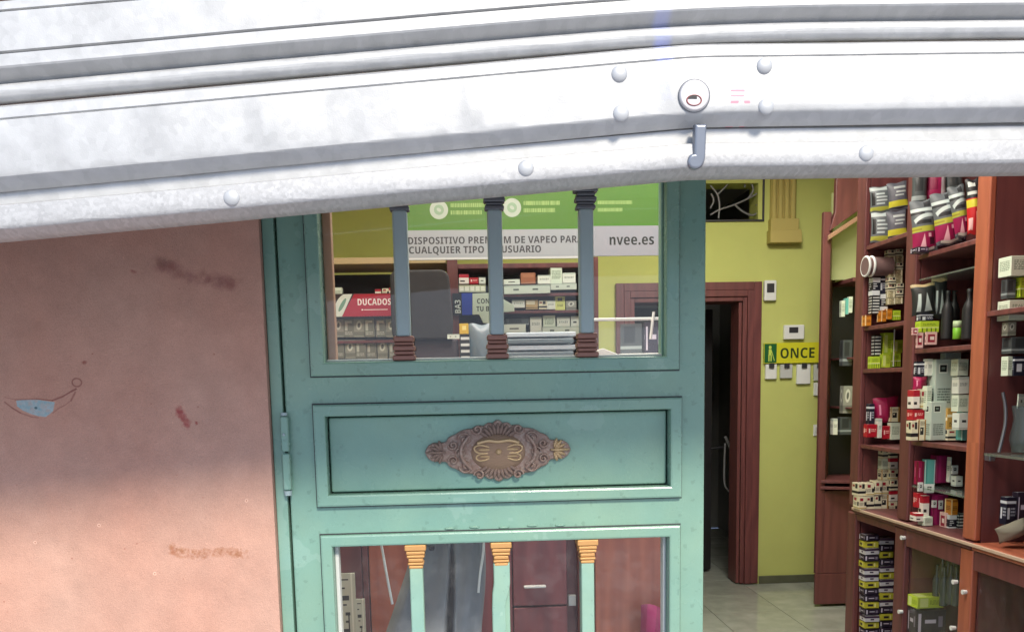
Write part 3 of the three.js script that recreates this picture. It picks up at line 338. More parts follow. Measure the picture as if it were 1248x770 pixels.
// ------------------------------------------------------------------ roller shutter, bent up at the lock
const ZS = -1.05, KX = 0.281;
function lift(x, soft) { const t = (KX - x) / soft, sp = t > 30 ? t : Math.log1p(Math.exp(t)); return -0.0745 * sp * soft; } // the left side hangs lower
function sweep(profile, soft, rise, yAt, x0 = -1.75, x1 = 2.5, n = 150, thick = 0.0022) { // profile: [height, depth] from below to above, swept along the slat
  const m = profile.length, loop = []; for (const p of profile) loop.push(p); for (let i = m - 1; i >= 0; i--) loop.push([profile[i][0] + (i === 0 ? 0.001 : i === m - 1 ? -0.001 : 0), profile[i][1] - thick]);
  const pos = [], uv = [], idx = [], L = loop.length, r = fbm(Math.round(yAt * 1000), 8, 3);
  for (let i = 0; i <= n; i++) { const x = x0 + (x1 - x0) * i / n; for (let k = 0; k < L; k++) { const y = yAt + loop[k][0] + lift(x, soft) + rise * (x - KX) + 0.0016 * (r(x * 0.3 + 2, 0.1) - 0.5), z = ZS + loop[k][1] + 0.0014 * (r(x * 0.25 + 2, 0.7) - 0.5); pos.push(x, y, z); uv.push(x, y + 0.001 * k); } }
  for (let i = 0; i < n; i++) for (let k = 0; k < L; k++) { const a = i * L + k, b = i * L + (k + 1) % L, c = a + L, d = b + L; idx.push(a, c, b, b, c, d); }
  const g = new THREE.BufferGeometry(); g.setAttribute('position', new THREE.Float32BufferAttribute(pos, 3)); g.setAttribute('uv', new THREE.Float32BufferAttribute(uv, 2)); g.setIndex(idx); return toCreasedNormals(g, 0.5);
}
const arc = (cy, cz, r, a0, a1, n) => Array.from({ length: n + 1 }, (_, i) => { const a = (a0 + (a1 - a0) * i / n) * Math.PI / 180; return [cy + r * Math.sin(a), cz + r * Math.cos(a)]; });
const R = thing('roller_shutter', 'galvanised roller shutter forced up and bent, hanging across the top of the shop front', 'roller shutter', [0.3, 1.5, ZS]);
{
  // lowest bar, turned under at its lower edge; the flange above it; the broad lock slat
  const bar = part('bottom_bar', sweep([[0.006, -0.020], [0.0065, -0.010], [0.008, 0.0000], [0.0135, 0.0085], ...arc(0.0185, 0.0085, 0.005, -60, 0, 5), [0.028, 0.0135], [0.040, 0.0125], [0.0425, 0.006], [0.043, 0.000], [0.043, -0.006]], 0.003, 0.006, 1.5395, -1.75, 2.5, 420), M.zincBar, R, 'bottom bar of the shutter kinked at the hook');
  part('flange', sweep([[-0.004, -0.001], [0.006, -0.001], [0.0175, -0.001], [0.022, -0.005], [0.034, -0.007], [0.050, -0.007]], 0.004, 0.007, 1.5815, -1.75, 2.5, 420), M.zinc, R, 'flat strip of sheet above the bottom bar');
  const low = part('slat', sweep([[0.0075, 0.0015], [0.004, 0.0015], [0.0035, 0.003], [0.0125, 0.0162], ...arc(0.0175, 0.0162, 0.004, -60, 0, 5), [0.024, 0.0202], [0.0752, 0.0202], [0.0763, 0.0180], [0.0777, 0.0200], [0.090, 0.0160], [0.0955, 0.006], [0.096, -0.004]], 0.012, 0.012, 1.5975, -1.75, 2.5, 420), M.zincLow, R, 'broad lowest slat with the lock');
  const prof = [[0.003, -0.014], [0.001, -0.004], ...arc(0.0105, 0.002, 0.0100, -72, 75, 10), [0.0215, -0.0010], [0.0230, -0.0030], [0.0325, 0.0160], [0.0345, 0.0172], [0.0474, 0.0158], [0.0487, 0.0110], [0.0506, 0.0160], [0.0909, 0.0160], [0.0922, 0.0112], [0.0938, 0.0154], [0.1045, 0.0105], [0.1075, -0.0020], [0.1080, -0.014]];
  for (let k = 0; k < 8; k++) part('slat', sweep(prof, 0.07 + 0.035 * k, 0.012 - 0.004 * k * 0, 1.6965 + k * 0.1135, -1.75, 2.5, k < 2 ? 150 : 40), k < 2 ? M.zincLow : M.zinc, R);
  // rivets
  const rivet = (px, py, z, parent) => { const p = at(px, py, z); part('rivet', new THREE.SphereGeometry(0.0094, 20, 10, 0, Math.PI * 2, 0, Math.PI / 2).rotateX(Math.PI / 2).scale(1, 1, 0.5).translate(p.x, p.y, z), M.steelPale ??= std([0.46, 0.47, 0.48], 0.5, { metalness: 0.3 }), parent); };
  for (const [x, y] of [[282, 241], [641, 205], [1056, 187]]) rivet(x, y, ZS + 0.0128, bar);
  for (const [x, y] of [[755, 90], [757, 138], [932, 80], [934, 130]]) rivet(x, y, ZS + 0.0198, low);
  // lock rosette, cylinder and keyway
  const lp = at(846, 117, ZS + 0.02), z = ZS + 0.0199;
  const K = part('lock', lathe([[0.0001, 0.0046], [0.0155, 0.0044], [0.0172, 0.0028], [0.0178, 0]], 0, 0, 0, 32).rotateX(Math.PI / 2).translate(lp.x, lp.y, z), std([0.55, 0.53, 0.53], 0.4, { metalness: 0.4 }), R, 'round lock set in the broad slat');
  part('ring', new THREE.TorusGeometry(0.0176, 0.0013, 8, 40).translate(lp.x, lp.y, z + 0.0012), M.zincDark, K); part('ring', new THREE.TorusGeometry(0.0085, 0.0009, 8, 30).scale(1, 0.68, 1).translate(lp.x - 0.001, lp.y - 0.006, z + 0.0046), std([0.24, 0.06, 0.06], 0.5), K);
  part('keyway', slab([[lp.x - 0.0085, lp.y - 0.0042], [lp.x + 0.002, lp.y - 0.0042], [lp.x + 0.002, lp.y - 0.001], [lp.x - 0.0055, lp.y - 0.0008]], z + 0.0035, z + 0.0053, 0.0003), M.black, K);
  // hook of the lock, hanging out over the bar
  const hp = at(850, 149, ZS + 0.01), y0 = hp.y, hs = new THREE.Shape(); const zz = (v) => -v;
  hs.moveTo(-0.0055, -0.004); hs.lineTo(0.0085, -0.004); hs.lineTo(0.0085, -0.036); hs.quadraticCurveTo(0.0085, -0.0535, -0.003, -0.0535); hs.quadraticCurveTo(-0.0125, -0.053, -0.0125, -0.0445); hs.quadraticCurveTo(-0.012, -0.0365, -0.0055, -0.036); hs.closePath();
  const hg = new THREE.ExtrudeGeometry(hs, { depth: 0.007, bevelEnabled: true, bevelThickness: 0.0035, bevelSize: 0.003, bevelOffset: -0.003, bevelSegments: 4, curveSegments: 12 }); hg.rotateX(0.12); hg.translate(hp.x, y0, ZS + 0.012);
  part('hook', boxUV(hg), M.steel, low, 'grey steel hook hanging below the lock');
}

// ------------------------------------------------------------------ inside: lamps (they lit the shop; above the frame)
RectAreaLightUniformsLib.init();
for (const [x, zc, lb] of [[0.0, -1.95, 'square white ceiling lamp above the counter'], [0.9, -2.5, 'square white ceiling lamp above the aisle'], [1.5, -3.85, 'square white ceiling lamp nearest the back doorway']]) {
  const t = thing('ceiling_lamp', lb, 'lamp', [x, 2.75, zc]);
  part('housing', frameGeo(x - 0.32, zc - 0.32, x + 0.32, zc + 0.32, 0.03, 0, 0.045).rotateX(Math.PI / 2).translate(0, 2.797, 0).applyMatrix4(new THREE.Matrix4().makeScale(1, 1, 1)), M.white, t);
  part('diffuser', bx(x - 0.285, x + 0.285, 2.765, 2.78, zc - 0.285, zc + 0.285), M.lampGlow, t);
  const l = new THREE.RectAreaLight(lin(1, 0.96, 0.86), zc < -3 ? 26 : zc > -2.2 ? 20 : 16, 0.56, 0.56); l.position.set(0, 2.758 - 2.75, 0); l.rotation.x = -Math.PI / 2; t.add(l); l.name = 'lamp_light';
}

// ------------------------------------------------------------------ packs and boxes
const unitBox = new RoundedBoxGeometry(1, 1, 1, 1, 0.02);
const jit = rng(404);
function pack(name, label, category, group, rects, mats, z, depth, wobble = rects.length > 1 ? 0.16 : 0.08) { // one thing per rectangle of the photograph, at its real distance, size and thickness
  let first; rects.forEach(([a, b, c, d], i) => { const p = at(a, d, z), q = at(c, b, z), w = Math.abs(q.x - p.x), h = Math.abs(q.y - p.y); let o;
    if (!first) { first = o = mesh(numbered(name), unitBox, mats[0]); } else { o = first.clone(); o.name = numbered(name); }
    o.material = mats[mats.length > 1 && rects.length > 6 ? Math.floor(jit() * mats.length) : i % mats.length]; o.scale.set(w * 0.985, h * 0.99, depth); o.position.set((p.x + q.x) / 2, (p.y + q.y) / 2, z - depth / 2 - jit() * (rects.length > 1 ? 0.010 : 0.004)); o.rotation.z = (jit() - 0.5) * wobble * 0.25; o.rotation.y = (jit() - 0.5) * wobble; { const ph = PHRASE.get(o.material), l2 = mats.length > 1 && rects.length > 1 && ph ? label + ', ' + ph : label; tag(o, l2.split(/\s+/).length <= 16 ? l2 : label, category, rects.length > 1 ? group : null); } if (rects.length === 1) delete o.userData.group; scene.add(o); });
}
function pouchGeo(seed) { const N = 12, MM = 14, P = [], U = [], I = [], r = fbm(seed, 4, 3); for (const s of [1, -1]) for (let j = 0; j <= MM; j++) for (let i = 0; i <= N; i++) { const u = i / N, v = j / MM, t = Math.sin(Math.PI * u) ** 0.6 * Math.sin(Math.PI * v) ** 0.55, pin = 1 - 0.10 * Math.sin(Math.PI * v) ** 0.8; P.push((u - 0.5) * pin, v - 0.5 + 0.02 * Math.sin(u * 9) * (v > 0.9 || v < 0.1 ? 1 : 0), s * (0.5 * t + (t > 0.02 ? 0.16 * (r(u * 0.9, v * 0.9) - 0.5) * t : 0))); U.push(s > 0 ? u : 1 - u, v); }
  const row = N + 1, off = row * (MM + 1); for (const s of [0, 1]) for (let j = 0; j < MM; j++) for (let i = 0; i < N; i++) { const a = s * off + j * row + i, b = a + 1, c = a + row, d = c + 1; if (!s) I.push(a, b, c, b, d, c); else I.push(a, c, b, b, c, d); }
  const g = new THREE.BufferGeometry(); g.setAttribute('position', new THREE.Float32BufferAttribute(P, 3)); g.setAttribute('uv', new THREE.Float32BufferAttribute(U, 2)); g.setIndex(I); g.computeVertexNormals(); return g; }
const pouches = [pouchGeo(1), pouchGeo(2), pouchGeo(3)];
function pouch(name, label, category, rect, mat, z, depth, tilt = 0, group, k = 0) { const [a, b, c, d] = rect, p = at(a, d, z), q = at(c, b, z), o = mesh(numbered(name), pouches[k % 3], mat); o.scale.set(Math.abs(q.x - p.x), Math.abs(q.y - p.y), depth); o.position.set((p.x + q.x) / 2, (p.y + q.y) / 2, z - depth / 2); o.rotation.z = tilt; o.rotation.y = -0.25; scene.add(o); return tag(o, label, category, group); }
function bottle(name, label, px, y0, y1, z, r, mat, group) { const p = at(px, y1, z), h = at(px, y0, z).y - p.y; return solo(name, label, 'bottle', lathe([[0.0001, 0], [r * 0.95, 0], [r, h * 0.03], [r, h * 0.6], [r * 0.7, h * 0.72], [r * 0.38, h * 0.8], [r * 0.36, h * 0.92], [r * 0.42, h * 0.93], [r * 0.42, h], [0.0001, h]], p.x, p.y, z, 14), mat, group); }

// ------------------------------------------------------------------ shelving along the right wall
const XF = 1.6, XB = 1.93;
{
  const U = thing('shelf_unit', 'mahogany shelving along the right wall holding tobacco products', 'shelves', [1.75, 0, -2.7]);
  const ends = [[-3.46, -3.385], [-3.065, -2.992], [-2.645, -2.577], [-2.2, -2.13]];
  const side = [M.plum, M.plum, M.plum, M.plum];
  ends.forEach(([a, b], i) => { part('divider', bx(XF + 0.022, XB, 0.004, 2.6, (a + b) / 2 - 0.012, b - 0.002, 0.001), side[i], U); part('stile', bx(XF, XF + 0.022, 0.79, 2.6, a, b, 0.006), i < 2 ? M.plum : M.orange, U); part('stile', bx(XF - 0.004, XF + 0.02, 0.06, 0.762, a, b, 0.006), i < 2 ? M.plum : M.orange, U); });
  part('back_panel', bx(XB, XB + 0.015, 0.004, 2.6, -3.46, -2.0, 0), M.darkPlum, U);
  part('ledge', bx(XF - 0.010, XB - 0.001, 0.764, 0.787, -3.40, -2.58, 0.004), M.plum, U); part('ledge', bx(XF - 0.010, XB - 0.001, 0.764, 0.787, -2.575, -2.0, 0.004), M.orange, U);
  part('ledge_highlight', bx(XF - 0.016, XF - 0.0095, 0.776, 0.787, -3.40, -2.0, 0.002), std([0.55, 0.40, 0.30], 0.35), U, 'pale front edge of the ledge, highlight put into its colour');  // pale colour paints the highlight along the front edge
  const bays = [[-3.387, -3.055, [1.045, 1.344, 1.51, 1.822]], [-2.994, -2.636, [1.083, 1.405, 1.728]], [-2.579, -2.2, [1.50]]];
  for (const [a, b, ys] of bays) for (const y of ys) part('shelf', bx(XF + 0.006, XB - 0.001, y - 0.016, y, a + 0.002, b - 0.002, 0.002), M.plum, U);
  part('glass_shelf', bx(XF + 0.01, XB - 0.002, 1.062, 1.070, -2.565, -2.21, 0.001), M.glassThick, U); part('shelf_pin', bx(XF + 0.02, XF + 0.04, 1.045, 1.062, -2.577, -2.55, 0.003), M.steel, U);
  part('glass_shelf', bx(XF + 0.01, XB - 0.002, 0.917, 0.923, -2.985, -2.65, 0.001), M.glassThick, U, 'thin glass shelf with a pale edge'); part('glass_shelf', bx(XF + 0.01, XB - 0.002, 1.64, 1.646, -2.985, -2.65, 0.001), M.glassThick, U);
  // base: open at the far bay, glazed doors with small white knobs at the nearer bays
  part('plinth', bx(XF + 0.01, XB, 0.004, 0.06, -3.46, -2.0, 0.002), M.darkPlum, U); part('rail', bx(XF - 0.002, XF + 0.02, 0.70, 0.763, -2.99, -2.648, 0.003), M.plum, U); part('rail', bx(XF - 0.002, XF + 0.02, 0.70, 0.763, -2.575, -2.2, 0.003), M.plum, U); part('rail', bx(XF - 0.002, XF + 0.02, 0.735, 0.763, -3.383, -3.067, 0.003), M.darkPlum, U);
  part('door_pane', new THREE.PlaneGeometry(0.34, 0.62).rotateY(-Math.PI / 2).translate(XF + 0.012, 0.39, -2.82), M.glass, U); part('door_pane', new THREE.PlaneGeometry(0.36, 0.62).rotateY(-Math.PI / 2).translate(XF + 0.012, 0.39, -2.39), M.glass, U);
  for (const [px, py, z] of [[1109, 655, -2.993], [1107, 745, -2.993], [1187, 721, -2.60], [1166, 709, -2.655], [1166, 765, -2.655]]) { const p = at(px, py, z); part('knob', new THREE.CylinderGeometry(0.008, 0.006, 0.016, 10).rotateZ(Math.PI / 2).translate(Math.min(p.x, XF - 0.006) - 0.004, p.y, z), M.white, U); }
}
const ZA = -3.335, ZBb = -2.94, ZC = -2.53;
// far bay
pouch('tobacco_pouch', 'grey and black striped pouch, upper left of the four in the far bay', 'pouch', [1063, 226, 1088, 258], PR.pouch, ZA - 0.012, 0.03, 0.05, null, 0);
pouch('tobacco_pouch', 'striped pouch with yellow band, upper right of the four in the far bay', 'pouch', [1085, 221, 1109, 256], PR.pouchYellow, ZA + 0.02, 0.03, 0.12, null, 1);
pouch('tobacco_pouch', 'black and white pouch, lower left of the four in the far bay', 'pouch', [1064, 257, 1088, 295], PR.pouch, ZA - 0.012, 0.03, 0, null, 2);
pouch('tobacco_pouch', 'pouch with bright yellow base, lower right of the four in the far bay', 'pouch', [1084, 256, 1108, 291], PR.pouchYellow, ZA + 0.02, 0.03, 0.1, null, 0);
{ const p = at(1052, 324, ZA + 0.05), q = at(1086, 322, ZA + 0.05), g = [new THREE.CylinderGeometry(0.036, 0.036, 0.10, 20).rotateZ(Math.PI / 2).rotateX(0.3).translate(p.x + 0.082, p.y + 0.004, ZA)];
  const t = thing('rolled_bundle', 'rolled greyish bundle with two white bands on the upper shelf of the far bay', 'bundle', [p.x + 0.06, p.y - 0.046, ZA]); part('roll', merged(g), std([0.17, 0.10, 0.095], 0.7, { bumpMap: bumpT(0.1), bumpScale: 0.001 }), t);
  for (const dx of [0.014, 0.034]) part('band', new THREE.TorusGeometry(0.036, 0.005, 8, 24).rotateY(Math.PI / 2).translate(p.x + dx + 0.022, p.y + 0.004, ZA), M.white, t); }
{ const L = []; for (let i = 0; i < 8; i++) for (let k = 0; k < 2; k++) L.push([1084 + k * 9.5, 304 + i * 8.4 - k * 1, 1093 + k * 9.5, 312 + i * 8.4 - k * 1]); pack('cigarillo_pack', 'small beige patterned pack in the tall stack at the right of the far bay', 'pack', 'beige packs stacked in the far bay', L, [PR.beige, PR.creamDark, PR.beige], ZA + 0.02, 0.03); }
pack('cigarillo_pack', 'black and white pack below the rolled bundle in the far bay', 'pack', 'black and white packs below the rolled bundle', [[1064, 338, 1074, 360], [1074, 336, 1084, 358], [1064, 360, 1074, 382], [1074, 358, 1084, 379]], [PR.bw, PR.navy, PR.stripes, PR.bw], ZA, 0.035);
pack('lighter_box', 'small orange box on the second shelf of the far bay', 'box', 'orange boxes on the second shelf', [[1074, 378, 1081, 392], [1081, 376, 1089, 389]], [PR.orange], ZA + 0.015, 0.03);
pack('lighter_box', 'orange and white box at the far left edge of the far bay', 'box', null, [[1055, 384, 1063, 397]], [PR.orange], ZA - 0.002, 0.03);
pack('tea_box', 'rounded tall lime box standing behind the lime packs', 'box', null, [[1077, 405, 1091, 433]], [PR.limeTall], ZA - 0.01, 0.03);
pack('lime_pack', 'lime green pack in the front row on the third shelf of the far bay', 'pack', 'lime green packs in the front row', [[1063, 434, 1075, 449], [1076, 431, 1087, 448], [1087, 430, 1099, 447]], [PR.lime, PR.limeTall, PR.lime], ZA + 0.012, 0.03);
pack('lime_pack', 'lime pack raised on the front row at the right of the far bay', 'pack', null, [[1090, 414, 1101, 430]], [PR.limeTall], ZA + 0.01, 0.03);
pack('dark_pack', 'slim dark pack left of the rounded lime box', 'pack', null, [[1066, 408, 1075, 433]], [PR.stripes], ZA - 0.01, 0.03);
{ const t = thing('wire_display_frame', 'white square wire frame beside the lime packs', 'stand', [1.72, 1.37, ZA + 0.03]); const a = at(1091, 396, ZA + 0.03), b = at(1103, 446, ZA + 0.03); part('wire', tube([[a.x, b.y, ZA + 0.03], [a.x, (a.y + b.y) / 2, ZA + 0.03], [a.x, a.y, ZA + 0.03]], 0.0025), M.white, t); part('wire', tube([[a.x, a.y, ZA + 0.03], [b.x, a.y + 0.002, ZA + 0.03]], 0.0025, 4), M.white, t); }
pouch('magenta_bag', 'crumpled magenta bag on the fourth shelf of the far bay', 'bag', [1068, 484, 1098, 515], PR.magenta, ZA - 0.006, 0.036, 0.08, null, 1);
pack('dark_pack', 'slim black pack left of the crumpled magenta bag', 'pack', null, [[1060, 492, 1067, 518]], [PR.navy], ZA - 0.004, 0.03);
pack('red_pack', 'red pack in the front row below the magenta bag', 'pack', 'red packs below the magenta bag', [[1057, 517, 1070, 533], [1076, 519, 1086, 535]], [PR.red], ZA + 0.012, 0.03);
pack('white_pack', 'narrow white pack between the two red packs', 'pack', null, [[1070.5, 510, 1076, 534]], [PR.white], ZA + 0.016, 0.03);
pack('white_pack', 'greenish white pack right of the red packs in the far bay', 'pack', null, [[1086.5, 515, 1099, 536]], [PR.whiteGreen], ZA + 0.022, 0.03);
{ const L = []; for (const [x0, x1, y0, h] of [[1047, 1057, 589, 16], [1057, 1067, 588.5, 16.2], [1067, 1076, 586, 17.3], [1076, 1085.5, 585.5, 17.5]]) for (let i = 0; i < 2; i++) L.push([x0, y0 + i * h, x1, y0 + h + i * h]); pack('cream_pack', 'cream pack in the low block standing on the ledge of the far bay', 'pack', 'cream packs in the low block on the ledge', L, [PR.creamRed, PR.creamDark, PR.creamBlack, PR.creamRed], ZA + 0.012, 0.05); }
{ const L = []; for (let i = 0; i < 3; i++) L.push([1077, 546 + i * 13.1, 1085.5, 559 + i * 13.1]); pack('cream_pack', 'cream and dark pack stacked above the low block in the far bay', 'pack', 'cream and dark packs stacked above the low block', L, [PR.creamDark, PR.whiteGreen, PR.creamBlack], ZA + 0.004, 0.04); }
{ const L = []; for (let i = 0; i < 6; i++) L.push([1086, 545 + i * 13.3, 1096, 558 + i * 13.3]); pack('cream_pack', 'cream pack with round red print in the column beside the stile', 'pack', 'cream packs in the column beside the stile', L, [PR.creamDark, PR.whiteRed, PR.creamRed], ZA + 0.02, 0.04); }
{ const L = [], K = []; for (let i = 0; i < 15; i++) { (i % 3 === 1 ? L : K).push([1055, 652 + i * 8.2, 1073, 659.8 + i * 8.2]); (i % 3 === 2 ? L : K).push([1073.5, 652 + i * 8.4 + 4, 1091, 659.8 + i * 8.4 + 4]); }
  pack('cigar_tin', 'yellow tin in the tall stacks of the open base below the far bay', 'tin', 'yellow tins stacked in the open base', L, [PR.yellowPack], ZA + 0.02, 0.05); pack('cigar_tin', 'dark purple and white tin in the tall stacks of the open base', 'tin', 'dark tins stacked in the open base', K, [PR.darkPack, PR.whiteStripPack, PR.darkPack], ZA + 0.02, 0.05); }
// middle bay
pouch('snack_bag', 'dark grey bag at the top left of the middle bay', 'bag', [1114, 200, 1134, 252], PR.bagGrey, ZBb - 0.02, 0.03, 0, null, 0); pouch('snack_bag', 'magenta bag in the back row at the top of the middle bay', 'bag', [1133, 196, 1157, 243], PR.bagMagenta, ZBb - 0.02, 0.03, 0, null, 1); pouch('snack_bag', 'pale grey bag in the back row at the top of the middle bay', 'bag', [1155, 196, 1178, 244], PR.bagGrey, ZBb - 0.015, 0.03, 0.15, null, 2);
pouch('snack_bag', 'silver striped bag with magenta base, left of the front row on the top shelf', 'bag', [1115, 242, 1146, 307], PR.bagBig, ZBb + 0.02, 0.045, 0.10, null, 0); pouch('snack_bag', 'silver striped bag with magenta base, middle of the front row on the top shelf', 'bag', [1142, 232, 1174, 297], PR.bagBig, ZBb + 0.09, 0.045, 0.16, null, 1); pouch('snack_bag', 'dark bag with magenta base leaning behind the red one', 'bag', [1164, 224, 1186, 288], PR.bagBig, ZBb + 0.13, 0.045, 0.2, null, 2); pouch('snack_bag', 'red and yellow bag at the right end of the top shelf', 'bag', [1182, 216, 1202, 284], PR.bagRed, ZBb + 0.22, 0.04, 0.08, null, 1);
pouch('black_bag', 'black bag with tan top and silver flames on the second shelf', 'bag', [1115, 345, 1144, 384], PR.blackBag, ZBb + 0.0, 0.04, 0.08, null, 1); pouch('black_bag', 'black bag with one silver flame beside the dark bottles', 'bag', [1138, 338, 1158, 388], PR.blackBag, ZBb - 0.01, 0.03, 0.02, null, 2);
pack('navy_pack', 'low navy and white pack under the black bag', 'pack', null, [[1123, 382, 1139, 392]], [PR.navy], ZBb + 0.012, 0.03); pack('lime_pack', 'lime pack under the navy pack in the middle bay', 'pack', null, [[1122, 391, 1146, 405]], [PR.lime], ZBb + 0.02, 0.035);
pack('framed_card', 'pink edged card at the front of the second shelf of the middle bay', 'card', 'pink edged cards on the second shelf', [[1113, 399, 1121, 408], [1119, 405, 1128, 424], [1130, 404, 1145, 420]], [PR.frame], ZBb + 0.045, 0.006, 0.1);
bottle('dark_bottle', 'black bottle, nearest the stile on the second shelf', 1180, 352, 414, ZBb + 0.19, 0.02, M.black, 'black bottles on the second shelf'); for (const [px, z] of [[1154, 0], [1162, -0.05]]) bottle('dark_bottle', 'black bottle behind the lime canister on the second shelf', px, 354, 414, ZBb + z + 0.04, 0.019, M.black, 'black bottles behind the lime canister');
{ const p = at(1167, 413, ZBb + 0.1), h = at(1167, 391, ZBb + 0.1).y - p.y, t = thing('lime_canister', 'lime green canister with pale lid among the black bottles', 'canister', [p.x, p.y, ZBb + 0.1]); part('body', lathe([[0.0001, 0], [0.014, 0], [0.014, h * 0.62], [0.0001, h * 0.62]], p.x, p.y, ZBb + 0.1), std([0.2, 0.5, 0.04], 0.4), t); part('lid', lathe([[0.0001, h * 0.63], [0.0145, h * 0.63], [0.0145, h], [0.0001, h]], p.x, p.y, ZBb + 0.1), std([0.42, 0.55, 0.32], 0.5), t); }
pack('device_box', 'large pale green box with black label, front left on the third shelf', 'box', null, [[1139, 437, 1165, 500]], [PR.bigPale], ZBb + 0.03, 0.05); pack('device_box', 'pale box with black label standing behind the large pale green one', 'box', null, [[1150, 429, 1173, 500]], [PR.bigPale], ZBb - 0.005, 0.03); pack('device_box', 'lower pale green box with black label at the front of the third shelf', 'box', null, [[1134, 489, 1155, 537]], [PR.bigPale], ZBb + 0.06, 0.04);
{ const L = []; for (let i = 0; i < 4; i++) L.push([1169, 437 + i * 22, 1183, 458 + i * 22]); pack('white_pack', 'pale pack in the stack beside the orange stile on the third shelf', 'pack', 'pale packs stacked beside the orange stile', L, [PR.whiteGreen, PR.white, PR.whiteGreen, PR.whiteBar], ZBb + 0.14, 0.04); }
pack('white_pack', 'slim white pack left of the large pale green box', 'pack', null, [[1131, 437, 1138, 458]], [PR.white], ZBb + 0.01, 0.03); pouch('magenta_bag', 'small round magenta bag left of the pale green boxes', 'bag', [1116, 459, 1133, 476], PR.magenta, ZBb + 0.005, 0.03, 0, null, 2);
pack('white_red_pack', 'red and white pack on the left of the third shelf of the middle bay', 'pack', 'red and white packs on the third shelf', [[1114, 475, 1123, 498], [1123, 474, 1132, 498], [1114, 499, 1129, 512]], [PR.whiteRed, PR.creamRed, PR.red], ZBb + 0.02, 0.04); pack('cream_pack', 'cream and black pack under the red and white packs', 'pack', 'cream and black packs on the third shelf', [[1112, 513, 1121, 537], [1121, 511, 1130, 537], [1130, 470, 1137, 500]], [PR.creamDark, PR.creamBlack, PR.whiteGreen], ZBb + 0.035, 0.04);
pack('gold_pack', 'gold and white pack right of the lower pale green box', 'pack', null, [[1155, 497, 1174, 523]], [PR.gold], ZBb + 0.07, 0.04); pack('cream_pack', 'long cream pack under the gold one', 'pack', null, [[1156, 523, 1176, 537]], [PR.creamDark], ZBb + 0.075, 0.04); pack('white_pack', 'pale pack wedged behind the gold one', 'pack', null, [[1174, 500, 1184, 537]], [PR.teal], ZBb + 0.12, 0.04);
pack('magenta_box', 'magenta box left of the teal box', 'box', null, [[1120, 562, 1129, 591]], [PR.magenta], ZBb - 0.005, 0.03); pack('teal_box', 'teal box among the magenta boxes', 'box', null, [[1129, 560, 1142, 591]], [PR.teal], ZBb + 0.005, 0.03); pack('magenta_box', 'tall deep magenta box right of the teal box', 'box', null, [[1143, 555, 1160, 589]], [PR.magentaDeep], ZBb + 0.02, 0.05); pack('tag_card', 'small white card with dark mark right of the tall magenta box', 'card', null, [[1161, 567, 1169, 578]], [PR.tag], ZBb + 0.08, 0.008); pack('white_pack', 'slim white strip between the magenta box and the small card', 'pack', null, [[1158, 557, 1161, 588]], [PR.white], ZBb + 0.05, 0.02);
pack('tag_card', 'white square tag under the teal and magenta boxes', 'tag', 'white square tags', [[1120, 588, 1126, 599], [1128, 590, 1140, 601]], [PR.tag], ZBb + 0.03, 0.008); pack('red_pack', 'red pack under the white square tags', 'pack', null, [[1119, 601, 1131, 619]], [PR.red], ZBb + 0.0, 0.03); pack('magenta_box', 'wide magenta block on the ledge of the middle bay', 'box', null, [[1137, 603, 1157, 645]], [PR.magentaDeep], ZBb + 0.03, 0.06); pack('price_tag', 'pale square on the front of the wide magenta block', 'tag', 'pale squares on the magenta block', [[1138, 610, 1144, 619], [1146, 610, 1152, 621]], [PR.tag], ZBb + 0.038, 0.006);
pack('white_red_pack', 'white and red pack lying at the left on the ledge of the middle bay', 'pack', 'white packs lying on the ledge of the middle bay', [[1118, 626, 1128, 636], [1127, 630, 1138, 641]], [PR.whiteRed, PR.whiteGreen], ZBb + 0.05, 0.04); pack('white_red_pack', 'tall slim red and white pack above the white packs on the ledge', 'pack', null, [[1125, 604, 1134, 630]], [PR.whiteRed], ZBb + 0.02, 0.03); pack('orange_pack', 'orange pack on top of the striped packs', 'pack', null, [[1160, 609, 1169, 628]], [PR.orange], ZBb + 0.10, 0.04); pack('striped_pack', 'black and white striped pack at the right end of the ledge in the middle bay', 'pack', 'striped packs at the right end of the ledge', [[1159, 628, 1169, 648], [1169, 626, 1177, 650]], [PR.bw, PR.stripes], ZBb + 0.105, 0.04); pack('white_pack', 'slim pale pink pack left of the striped packs', 'pack', null, [[1153, 625, 1158, 646]], [PR.frame], ZBb + 0.08, 0.04);
{ const g = new THREE.MeshPhysicalMaterial({ color: lin(0.05, 0.07, 0.06), roughness: 0.15, clearcoat: 1 }); let k = 0; for (const [px, y0, dz] of [[1141, 688, 0], [1148, 676, 0.02], [1155, 672, 0.05], [1161, 670, 0.08], [1167, 673, 0.1], [1150, 690, 0.07], [1158, 688, 0.1], [1165, 690, 0.13]]) bottle('dark_bottle', 'dark glass bottle behind the small glazed door of the middle bay', px, y0, y0 + 48, ZBb + dz, 0.014, g, 'dark glass bottles behind the glazed door'); }
{ const p = at(1117, 738, ZBb + 0.01), q = at(1150, 738, ZBb + 0.01); pack('lime_carton', 'long lime carton lying behind the glazed door', 'carton', null, [[1117, 727, 1152, 742]], [PR.limeTall], ZBb + 0.02, 0.06, 0.2); pack('carton', 'dark carton under the long lime carton', 'carton', null, [[1117, 743, 1155, 775]], [PR.darkPack], ZBb + 0.02, 0.06); }
pack('small_box', 'small cream box right of the crumpled magenta bag in the far bay', 'box', null, [[1087, 496, 1098, 514]], [PR.creamBlack], ZA + 0.01, 0.03); pack('dark_pack', 'tall dark pack behind the red and white packs of the middle bay', 'pack', null, [[1118, 440, 1131, 460]], [PR.navy], ZBb - 0.008, 0.02);
